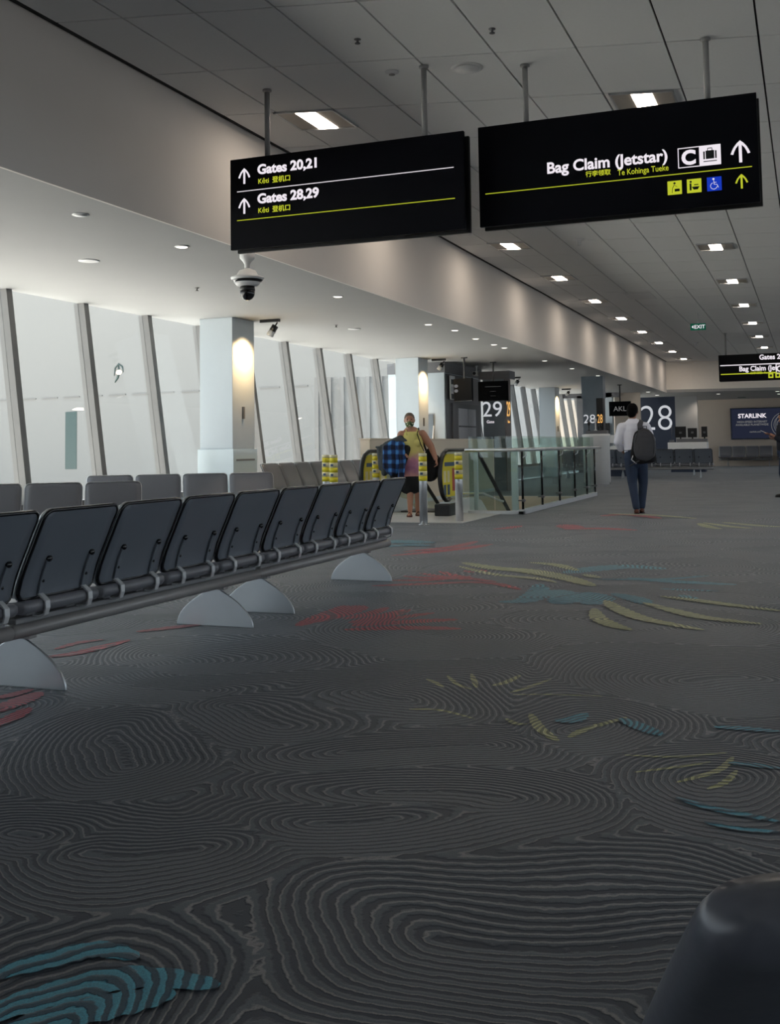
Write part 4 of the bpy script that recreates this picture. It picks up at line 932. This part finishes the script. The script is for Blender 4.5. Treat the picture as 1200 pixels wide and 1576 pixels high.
# desk 28 with screens
YD = 46.; a = ony(1027, 681, YD); b_ = ony(1088, 691, YD)
sd_ = thing('service_desk', 'white gate 28 counter with black screens, right of the walking man', 'desk', (a.x, YD, 0))
w_ = b_.x-a.x
MB().box(.1, w_-.1, .05, .7, 0, b_.z).build('body', 'navy', sd_); MB().box(0, w_, 0, .75, b_.z, a.z).build('counter_top', 'deskwhite', sd_, bevel=.02)
MB().box(.35, w_-.02, .2, .6, a.z, a.z+.14).build('screen_shelf', 'dkgrey', sd_, bevel=.01)
for k, (u, ww, hh) in enumerate(((.50, .46, .52), (.98, .38, .44), (1.5, .24, .5))):
    if u+ww/2 > w_: u = w_-ww/2
    o = thing('desk_monitor', ['black monitor at the left of the gate 28 counter', 'black monitor in the middle of the gate 28 counter', 'black monitor at the right end of the gate 28 counter'][k], 'monitor', (a.x+u, YD+.35, a.z+.14))
    MB().box(-ww/2, ww/2, -.02, .02, .06, hh).build('panel', 'black', o, bevel=.01); MB().box(-.03, .03, -.01, .04, 0, .1).build('stand', 'black', o); MB().box(-.05, .05, -.023, -.02, .22, .30).build('label', 'dkgrey', o)
o = thing('microphone', 'thin gooseneck microphone at the left end of the gate 28 counter', 'microphone', (a.x+.14, YD+.3, a.z+.004))
MB().box(-.1, .1, -.08, .08, 0, .1).build('base', 'dkgrey', o, bevel=.01); MB().tube([(0, 0, .1), (.01, 0, .5), (.02, 0, .72)], [.012, .012, .018], 8).build('neck', 'dkgrey', o)
# advertising board
YA = 57.25; a = ony(1125, 630, YA); b_ = ony(1127, 675, YA); wA = 4.6
ad = thing('advertising_board', 'dark navy advertising board reading STARLINK with a white globe drawing', 'advert', (a.x, YA, b_.z))
hA = a.z-b_.z
MB().box(0, wA, 0, .12, 0, hA).build('panel', emis('backlit_navy_board', srgb(36, 40, 56), .9), ad); MB().box(-.06, 0, -.02, .14, -.05, hA+.05).box(0, wA, -.02, .14, hA, hA+.05).box(0, wA, -.02, .14, -.05, 0).build('frame', 'navy', ad)
def Q(x, y): p = ony(x, y, YA); return p.x-a.x, p.z-b_.z
x, z = Q(1157, 643); text('STARLINK', .30, 'txtw', face_M(x, -.004, z), ad, align='CENTER', bold=.008)
x, z = Q(1157, 650.5); text('HIGH-SPEED INTERNET', .14, 'sign_grey', face_M(x, -.004, z), ad, align='CENTER', bold=.003)
x, z = Q(1157, 655); text('AVAILABLE PLANETWIDE', .14, 'sign_grey', face_M(x, -.004, z), ad, align='CENTER', bold=.003)
x, z = Q(1162, 665.5); text('starlink.com', .11, 'sign_grey', face_M(x, -.004, z), ad, align='CENTER', bold=.002)
x, z = Q(1207, 654)
gl = MB()
for r_, k0 in ((.62, 0), (.5, 1), (.36, 2)):
    gl.tube([(x+r_*math.cos(q*.2618), -.006, z+r_*math.sin(q*.2618)*1.02) for q in range(24)], .012, 4, close=True)
for s in (.2, .42): gl.tube([(x+s*math.cos(q*.2618), -.006, z+.62*math.sin(q*.2618)) for q in range(24)], .010, 4, close=True)
gl.build('globe_drawing', 'sign_grey', ad)

# ------------------------------------------------------------------ people
def capsule(b, p0, p1, r0, r1, f=1., n=14, fa=None):
    p0, p1 = Vector(p0), Vector(p1); d = p1-p0; L = d.length; t = d/L if L > 1e-6 else Vector((0, 0, 1))
    u = (Vector((1, 0, 0)) if fa is None else Vector(fa)); u = u-t*u.dot(t)
    if u.length < .15: u = Vector((0, 1, 0)); u = u-t*u.dot(t)
    u.normalize(); w = t.cross(u); rs = []
    def ring(c, r): rs.append([tuple(c+u*(r*math.cos(k*2*PI/n))+w*(r*f*math.sin(k*2*PI/n))) for k in range(n)])
    for a in (-80, -55, -30): q = math.radians(a); ring(p0+t*r0*math.sin(q), r0*math.cos(q))
    m = max(1, int(L/.05))
    for k in range(m+1): ring(p0+d*k/m, r0+(r1-r0)*k/m)
    for a in (30, 55, 80): q = math.radians(a); ring(p1+t*r1*math.sin(q), r1*math.cos(q))
    b.rings(rs)
def blob(name, segs, m, parent, vox=.009, smooth=3, label=None, extra=None):
    b = MB()
    for s in segs:
        if len(s) == 2: b.ball(s[0], s[1], 9)
        else: capsule(b, s[0], s[1], s[2], s[3], *(s[4:]))
    if extra: extra(b)
    o = b.build(name, m, parent, label=label)
    md = o.modifiers.new('r', 'REMESH'); md.mode = 'VOXEL'; md.voxel_size = vox; md.use_smooth_shade = True
    if smooth: s_ = o.modifiers.new('s', 'SMOOTH'); s_.iterations = smooth; s_.factor = .5
    return o
def hand_segs(w, dirv, palm_n, s=1., curl=.5, side=1):
    # w wrist, dirv along the hand, palm_n out of the palm; returns palm, four fingers, thumb
    w, d, pn = Vector(w), Vector(dirv).normalized(), Vector(palm_n).normalized()
    a = d.cross(pn).normalized()*side; out = [(tuple(w), tuple(w+d*.085*s), .030*s, .036*s, .5, 12, tuple(a))]
    for i, (off, l) in enumerate(((-.030, .070), (-.010, .082), (.011, .076), (.031, .060))):
        b0 = w+d*.085*s+a*off*s; c1 = (d*math.cos(curl*.7)+pn*math.sin(curl*.7)); c2 = (d*math.cos(curl*1.7)+pn*math.sin(curl*1.7)); c3 = (d*math.cos(curl*2.5)+pn*math.sin(curl*2.5))
        b1 = b0+c1*l*.45*s; b2 = b1+c2*l*.33*s; b3 = b2+c3*l*.25*s
        out += [(tuple(b0), tuple(b1), .0098*s, .009*s, 1., 8), (tuple(b1), tuple(b2), .009*s, .0085*s, 1., 8), (tuple(b2), tuple(b3), .0085*s, .0075*s, 1., 8)]
    t0 = w+d*.025*s-a*.028*s; t1 = t0+(d*.6-a*.75+pn*.3).normalized()*.045*s; t2 = t1+(d*.9-a*.15+pn*.35).normalized()*.038*s
    out += [(tuple(t0), tuple(t1), .013*s, .0115*s, 1., 8), (tuple(t1), tuple(t2), .0115*s, .009*s, 1., 8)]
    return out
def face(b, c, s, fy=-1):
    # ears, nose, lips on a head centred c, facing fy*Y
    x, y, z = c
    b.ball((x, y+fy*.098*s, z-.012*s), (.016*s, .022*s, .026*s), 6); b.ball((x, y+fy*.090*s, z+.012*s), (.011*s, .012*s, .03*s), 6)
    for q in (-1, 1):
        b.ball((x+q*.078*s, y+.004*s, z-.005*s), (.014*s, .022*s, .033*s), 6); b.ball((x+q*.03*s, y+fy*.082*s, z+.03*s), (.026*s, .014*s, .010*s), 6); b.ball((x+q*.03*s, y+fy*.08*s, z-.03*s), (.02*s, .014*s, .02*s), 6)
    b.ball((x, y+fy*.088*s, z-.058*s), (.026*s, .014*s, .010*s), 6); b.ball((x, y+fy*.082*s, z-.095*s), (.024*s, .018*s, .018*s), 6)

# woman: facing the camera. local +x = image right, -y = toward the camera
WP = onz(636, 796)
wrz = math.atan2(WP.y, WP.x)-PI/2
wo = thing('person', 'woman in a yellow and mauve vest and patterned face mask, carrying coats', 'person', (WP.x, WP.y, .013), wrz)
HS = 1.0
hc = (-.04, -.03, 1.655)
def wb(b): face(b, hc, 1.08)
segsW = [(hc, (.088, .108, .125)), ((-.04, -.02, 1.50), (-.04, -.02, 1.60), .062, .058), ((0, 0, 1.06), (-.01, 0, 1.38), .185, .175, .66), ((-.15, .0, 1.41), (.13, 0, 1.41), .078, .078, .9, 12, (0, 1, 0)),
         ((0, 0, .93), (0, 0, 1.08), .205, .19, .72),
         ((-.185, 0, 1.41), (-.27, -.01, 1.16), .070, .056), ((-.27, -.01, 1.16), (-.20, -.19, 1.08), .055, .040),
         ((.18, 0, 1.41), (.325, .02, 1.20), .076, .060), ((.325, .02, 1.20), (.40, -.05, .99), .058, .040),
         ((-.09, 0, .92), (-.045, -.02, .52), .115, .070), ((-.045, -.02, .52), (-.055, 0, .10), .068, .042), ((.10, .08, .92), (.09, .16, .52), .115, .070), ((.09, .16, .52), (.08, .26, .10), .066, .042),
         ((-.055, .02, .05), (-.075, -.15, .03), .040, .028, .8), ((.08, .28, .05), (.09, .12, .03), .040, .028, .8)]
segsW += hand_segs((.41, -.05, .985), (.12, -.05, -1), (-1, 0, 0), 1.0, .55, 1)
segsW += hand_segs((-.20, -.19, 1.08), (.9, -.4, -.15), (0, .1, -1), 1.0, .55, -1)
bodyW = blob('body', segsW, 'skin2', wo, .0085, 2, extra=wb)
blob('hair', [((hc[0], hc[1]+.012, hc[2]+.03), (.092, .106, .108))], 'greyhair', wo, .01, 1)
def mk_(b):
    b.ball((hc[0], hc[1]-.055, hc[2]-.065), (.078, .062, .062), 9); b.ball((hc[0], hc[1]-.105, hc[2]-.045), (.03, .025, .04), 6)
blob('face_mask', [], 'mask', wo, .008, 1, extra=mk_)
for q in (-1, 1):
    e = MB().ball((hc[0]+q*.033, hc[1]-.094, hc[2]+.012), (.014, .008, .008), 6).build('eye', 'black', wo)
    MB().tube([(hc[0]+q*.07, hc[1]-.06, hc[2]-.04), (hc[0]+q*.09, hc[1]-.01, hc[2]-.005)], .003, 5).build('mask_loop', 'mask', wo)
blob('vest', [((0, -.005, .88), (-.01, -.005, 1.34), .235, .192, .66), ((.0, -.005, .74), (0, -.005, .92), .245, .235, .66), ((-.095, -.045, 1.36), (-.09, -.03, 1.47), .055, .022, .5), ((.085, -.045, 1.36), (.08, -.03, 1.47), .055, .022, .5),
              ((-.10, -.10, 1.26), (.065)), ((.09, -.10, 1.26), (.065))], 'tiedye', wo, .010, 3)
for q in (-1, 1): MB().tube([(q*.085-.005, -.11, 1.40), (q*.095-.005, -.07, 1.485), (q*.10, .0, 1.51), (q*.095, .08, 1.47), (q*.09, .12, 1.38)], .012, 6, flat=.5).build('vest_strap', 'tiedye', wo)
blob('shorts', [((0, .0, .62), (0, 0, .95), .235, .225, .68), ((-.10, 0, .80), (-.10, -.01, .52), .135, .135, .95), ((.10, .06, .80), (.10, .10, .54), .135, .13, .95)], 'blackcloth', wo, .011, 3)
for (x, y, a) in ((-.065, -.06, 0), (.085, .20, 0)):
    sh = MB().prism(rrect(.10, .27, .045, x0=x-.05, y0=y-.135), 0, .022).build('sandal', 'brown', wo); MB().tube([(x-.045, y-.04, .02), (x, y-.045, .075), (x+.045, y-.04, .02)], .010, 6).build('strap', 'brown', sh)
def onW(name, lab, cat, off=(0, 0, 0)):
    t = thing(name, lab, cat, (WP.x, WP.y, .013), wrz); return t
# coats over her arm
ct = onW('plaid_jacket', 'blue plaid jacket bundled over the woman\'s arm', 'jacket')
def folds(b, x0, x1, z0, z1, y, n, r, seed, lean=0.):
    rr = random.Random(seed)
    for k in range(n):
        u = (k+.5)/n; x = x0+(x1-x0)*u; zt_ = z1-rr.uniform(0, .05)-.10*(2*u-1)**2; zb_ = z0+rr.uniform(-.02, .07)+.10*(2*u-1)**2
        capsule(b, (x*.9+(x0+x1)*.05, y+rr.uniform(-.02, .02), zt_), (x+lean+rr.uniform(-.03, .03), y+rr.uniform(-.03, .03), zb_), r*rr.uniform(.8, 1.1), r*rr.uniform(.8, 1.2), 1., 10)
blob('cloth', [((-.42, -.12, 1.16), (-.20, -.16, 1.22), .08, .08), ((-.34, -.12, .85), (-.33, -.12, 1.15), .14, .13, .8)], 'plaid', ct, .012, 2, extra=lambda b: folds(b, -.50, -.20, .76, 1.27, -.16, 6, .055, 3))
blob('sleeve', [((-.20, -.22, 1.24), (-.16, -.23, .98), .060, .055), ((-.16, -.23, .98), (-.20, -.22, .70), .052, .058)], 'plaid', ct, .012, 2)
cg = onW('grey_coat', 'dark grey coat folded behind the plaid jacket on the woman\'s arm', 'coat')
blob('cloth', [((-.44, -.0, 1.22), (-.20, -.06, 1.33), .075, .07), ((-.20, -.06, 1.33), (-.10, -.12, 1.28), .06, .04), ((-.46, -.02, .95), (-.42, -.02, 1.18), .12, .11, .8), ((-.52, -.02, 1.18), (-.62, -.04, 1.20), .045, .02)], 'greycloth', cg, .012, 2, extra=lambda b: folds(b, -.60, -.34, .72, 1.24, -.02, 5, .05, 5))
cb_ = onW('black_coat', 'black coat hanging lowest under the plaid jacket', 'coat')
blob('cloth', [((-.24, -.10, .68), (-.10, -.13, 1.16), .06, .075), ((-.30, -.06, .68), (-.28, -.06, .95), .09, .08)], 'blackcloth', cb_, .012, 2, extra=lambda b: folds(b, -.36, -.08, .60, 1.0, -.07, 5, .05, 6))
bg = onW('shoulder_bag', 'black shoulder bag hanging at the woman\'s left hip', 'bag')
blob('bag', [((.30, .12, .74), (.32, .12, 1.08), .155, .10, .6), ((.24, .12, .70), (.42, .12, .78), .08, .07, .8), ((.44, .12, .80), (.42, .12, 1.0), .06, .05)], 'blackcloth', bg, .012, 3)
MB().tube([(.20, -.13, 1.12), (.14, -.15, 1.25), (.09, -.11, 1.42), (.11, -.03, 1.515), (.12, .08, 1.47), (.18, .14, 1.30), (.26, .14, 1.08)], .018, 6, flat=.4).build('strap', 'blackcloth', bg)

# walking man, seen from behind. local +x image right, +y away from the camera
MP = onz(986, 790); mrz = math.atan2(MP.y, MP.x)-PI/2
mn = thing('person', 'man in a white shirt and navy jeans walking away with a grey backpack', 'person', (MP.x, MP.y, 0), mrz)
k = 1.0; hx = -.09
hm = (hx, .05, 1.76)
def mf(b): face(b, hm, 1.1, 1)
segsM = [(hm, (.084, .105, .128)), ((hx+.0, .0, 1.58), (hx, .03, 1.70), .062, .06), ((-.07, 0, 1.10), (-.08, 0, 1.45), .155, .17, .62), ((-.24, 0, 1.50), (.10, 0, 1.50), .075, .075, .9, 12, (0, 1, 0)),
         ((-.07, 0, .98), (-.07, 0, 1.12), .165, .155, .72),
         ((-.29, 0, 1.48), (-.345, -.01, 1.22), .066, .050), ((-.345, -.01, 1.22), (-.26, .16, 1.06), .048, .034),
         ((.14, 0, 1.48), (.20, .02, 1.22), .066, .050), ((.20, .02, 1.22), (.13, .20, 1.10), .048, .034),
         ((-.14, 0, .95), (-.12, -.04, .52), .098, .066), ((-.12, -.04, .52), (-.07, -.16, .10), .062, .040), ((.03, 0, .95), (.05, .10, .52), .098, .066), ((.05, .10, .52), (.02, .08, .10), .062, .040)]
segsM += hand_segs((-.26, .16, 1.06), (.6, .7, .1), (0, .1, 1), 1., .5, 1)+hand_segs((.13, .20, 1.10), (-.5, .7, .1), (0, .1, 1), 1., .5, -1)
blob('body', segsM, 'skin', mn, .0085, 2, extra=mf)
blob('hair', [((hx, .025, 1.80), (.098, .115, .118)), ((hx-.015, -.01, 1.75), (.086, .085, .10))], 'hair', mn, .01, 1)
blob('shirt', [((-.07, 0, 1.08), (-.08, 0, 1.46), .185, .19, .66), ((-.24, 0, 1.49), (.10, 0, 1.49), .095, .095, .95, 12, (0, 1, 0)), ((-.28, 0, 1.49), (-.355, -.01, 1.24), .085, .074), ((-.355, -.01, 1.24), (-.31, .09, 1.12), .070, .060),
               ((.13, 0, 1.49), (.215, .01, 1.25), .085, .075), ((.215, .01, 1.25), (.19, .10, 1.16), .070, .060), ((-.08, .0, 1.56), (-.085, .015, 1.60), .088, .072)], 'shirtw', mn, .010, 3)
MB().tube([(hx+.070*math.cos(q*.5236), .01+.066*math.sin(q*.5236), 1.625) for q in range(12)], .016, 6, close=True).build('collar', 'shirtw', mn)
jn = blob('trousers', [((-.06, 0, .94), (-.07, 0, 1.06), .185, .178, .75), ((-.145, 0, .95), (-.125, -.04, .52), .118, .082), ((-.125, -.04, .52), (-.075, -.165, .12), .080, .060), ((.03, 0, .95), (.055, .10, .52), .118, .082), ((.055, .10, .52), (.02, .08, .12), .080, .060)], 'jeans', mn, .010, 3)
MB().tube([(-.065+.186*math.cos(q*.39), .138*math.sin(q*.39), 1.09) for q in range(16)], .02, 6, close=True, flat=.3).build('belt', 'black', mn)
for (x, y, tz) in ((-.07, -.12, .0), (.02, .12, .0)):
    b = MB(); capsule(b, (x, y-.07, .045), (x, y+.02, .05), .044, .045); capsule(b, (x, y+.02, .045), (x+.005, y+.15, .032), .046, .034)
    s_ = b.build('shoe', 'brown', mn); MB().prism(rrect(.095, .30, .045, x0=x-.045, y0=y-.12), 0, .018).build('sole', 'black', s_)
pk = thing('backpack', 'dark grey rounded backpack hanging from the man\'s right shoulder', 'backpack', (MP.x, MP.y, 0), mrz)
def lb(b): pass
blob('bag', [((.10, -.22, 1.08), (.10, -.22, 1.26), .19, .185, .52), ((.10, -.22, 1.30), (.10, -.22, 1.34), .15, .13, .6)], 'packgrey', pk, .011, 4)
blob('side_panel', [((-.02, -.15, 1.00), (.03, -.14, 1.32), .13, .12, .6), ((.02, -.17, .93), (.20, -.17, .95), .09, .09, .9)], 'blackcloth', pk, .011, 4)
MB().tube([(.04, -.16, 1.42), (.03, -.13, 1.52), (.05, -.02, 1.605), (.06, .09, 1.55), (.08, .13, 1.35), (.12, .10, 1.1)], .045, 8, flat=.25).build('shoulder_strap', 'packgrey', pk)
MB().tube([(-.06, -.30, 1.22), (-.01, -.32, 1.40), (.10, -.325, 1.445), (.21, -.32, 1.40), (.26, -.30, 1.22), (.24, -.3, 1.02)], .005, 5).build('zip', 'black', pk)
MB().tube([(.12, -.24, .98), (-.02, -.24, .90), (-.16, -.20, .82)], .012, 6).build('loose_strap', 'packgrey', pk); MB().tube([(-.10, -.2, 1.0), (-.13, -.22, .93), (-.05, -.23, .86)], .010, 6).build('loose_strap', 'doorgrey', pk)
MB().tube([(.08, -.22, 1.45), (.08, -.24, 1.50), (.14, -.24, 1.50), (.14, -.22, 1.45)], .008, 6).build('grab_loop', 'packgrey', pk)

# man at the right edge, mostly outside the frame, looking at a phone
RP = onz(1209, 765); rrz = math.atan2(RP.y, RP.x)-PI/2
rm = thing('person', 'man in dark clothes holding a phone, cut off by the right edge', 'person', (RP.x, RP.y, 0), rrz)
hr = (.02, 0, 1.74); k = 1.
def rf(b):
    face(b, (0, 0, 0), 1.05, -1)
segsR = [(hr, (.10, .082, .125)), ((.03, 0, 1.55), (.03, 0, 1.68), .06, .058), ((.03, 0, 1.08), (.04, 0, 1.44), .15, .16, .95), ((.03, -.17, 1.47), (.03, .17, 1.47), .07, .07, 1., 12),
         ((.03, 0, .96), (.03, 0, 1.1), .16, .15, .9), ((.02, -.21, 1.46), (.0, -.25, 1.2), .062, .05), ((.0, -.25, 1.2), (-.26, -.20, 1.36), .048, .032), ((.02, .21, 1.46), (.04, .24, 1.18), .062, .05), ((.04, .24, 1.18), (-.16, .16, 1.26), .048, .034),
         ((.02, -.09, .95), (-.04, -.09, .52), .095, .066), ((-.04, -.09, .52), (.0, -.09, .10), .06, .04), ((.04, .09, .95), (.06, .09, .52), .095, .066), ((.06, .09, .52), (.14, .09, .10), .06, .04),
         ((hr[0]-.10, 0, hr[2]-.015), (.02, .016, .028)), ((hr[0]-.08, 0, hr[2]-.09), (.03, .03, .025)), ((hr[0]+.005, -.08, hr[2]), (.022, .012, .033)), ((hr[0]+.005, .08, hr[2]), (.022, .012, .033))]
segsR += hand_segs((-.26, -.20, 1.36), (-1, .05, .18), (.1, 0, 1), 1.0, .45, 1)+hand_segs((-.16, .16, 1.26), (-.9, -.3, .1), (0, 0, 1), 1., .5, -1)
blob('body', segsR, 'skin2', rm, .0085, 2)
blob('hair', [((hr[0]+.012, 0, hr[2]+.035), (.106, .09, .11))], 'hair', rm, .01, 1)
blob('shirt', [((.03, 0, 1.04), (.04, 0, 1.46), .18, .19, .95), ((.03, -.17, 1.46), (.03, .17, 1.46), .09, .09), ((.02, -.2, 1.46), (.0, -.25, 1.2), .08, .07), ((.0, -.25, 1.2), (-.14, -.225, 1.285), .068, .056), ((.02, .2, 1.46), (.04, .24, 1.18), .08, .07), ((.04, .24, 1.18), (-.08, .20, 1.22), .068, .056)], 'darkshirt', rm, .011, 3)
blob('trousers', [((.03, 0, .96), (.03, 0, 1.07), .175, .17, .95), ((.02, -.09, .95), (-.04, -.09, .52), .118, .088), ((-.04, -.09, .52), (.0, -.09, .12), .085, .062), ((.04, .09, .95), (.06, .09, .52), .118, .088), ((.06, .09, .52), (.14, .09, .12), .085, .062)], 'jeans', rm, .011, 3)
for x, y in ((0, -.09), (.14, .09)):
    b = MB(); capsule(b, (x+.05, y, .045), (x-.06, y, .05), .044, .045); capsule(b, (x-.06, y, .045), (x-.18, y, .032), .046, .034)
    s_ = b.build('shoe', 'black', rm); MB().prism(rrect(.30, .095, .045, x0=x-.22, y0=y-.047), 0, .018).build('sole', 'black', s_)
ph = thing('phone', 'white phone held out by the man at the right edge', 'phone', (RP.x, RP.y, 0), rrz)
MB().box(-.075, .075, -.036, .036, -.005, .005, Matrix.Translation((-.40, -.20, 1.42)) @ Matrix.Rotation(.45, 4, 'Y')).build('case', 'phone', ph, bevel=.003)
MB().box(-.068, .068, -.032, .032, .005, .006, Matrix.Translation((-.40, -.20, 1.42)) @ Matrix.Rotation(.45, 4, 'Y')).build('screen', 'screen', ph)
print('objects', len(bpy.data.objects), 'tiles', ntile)
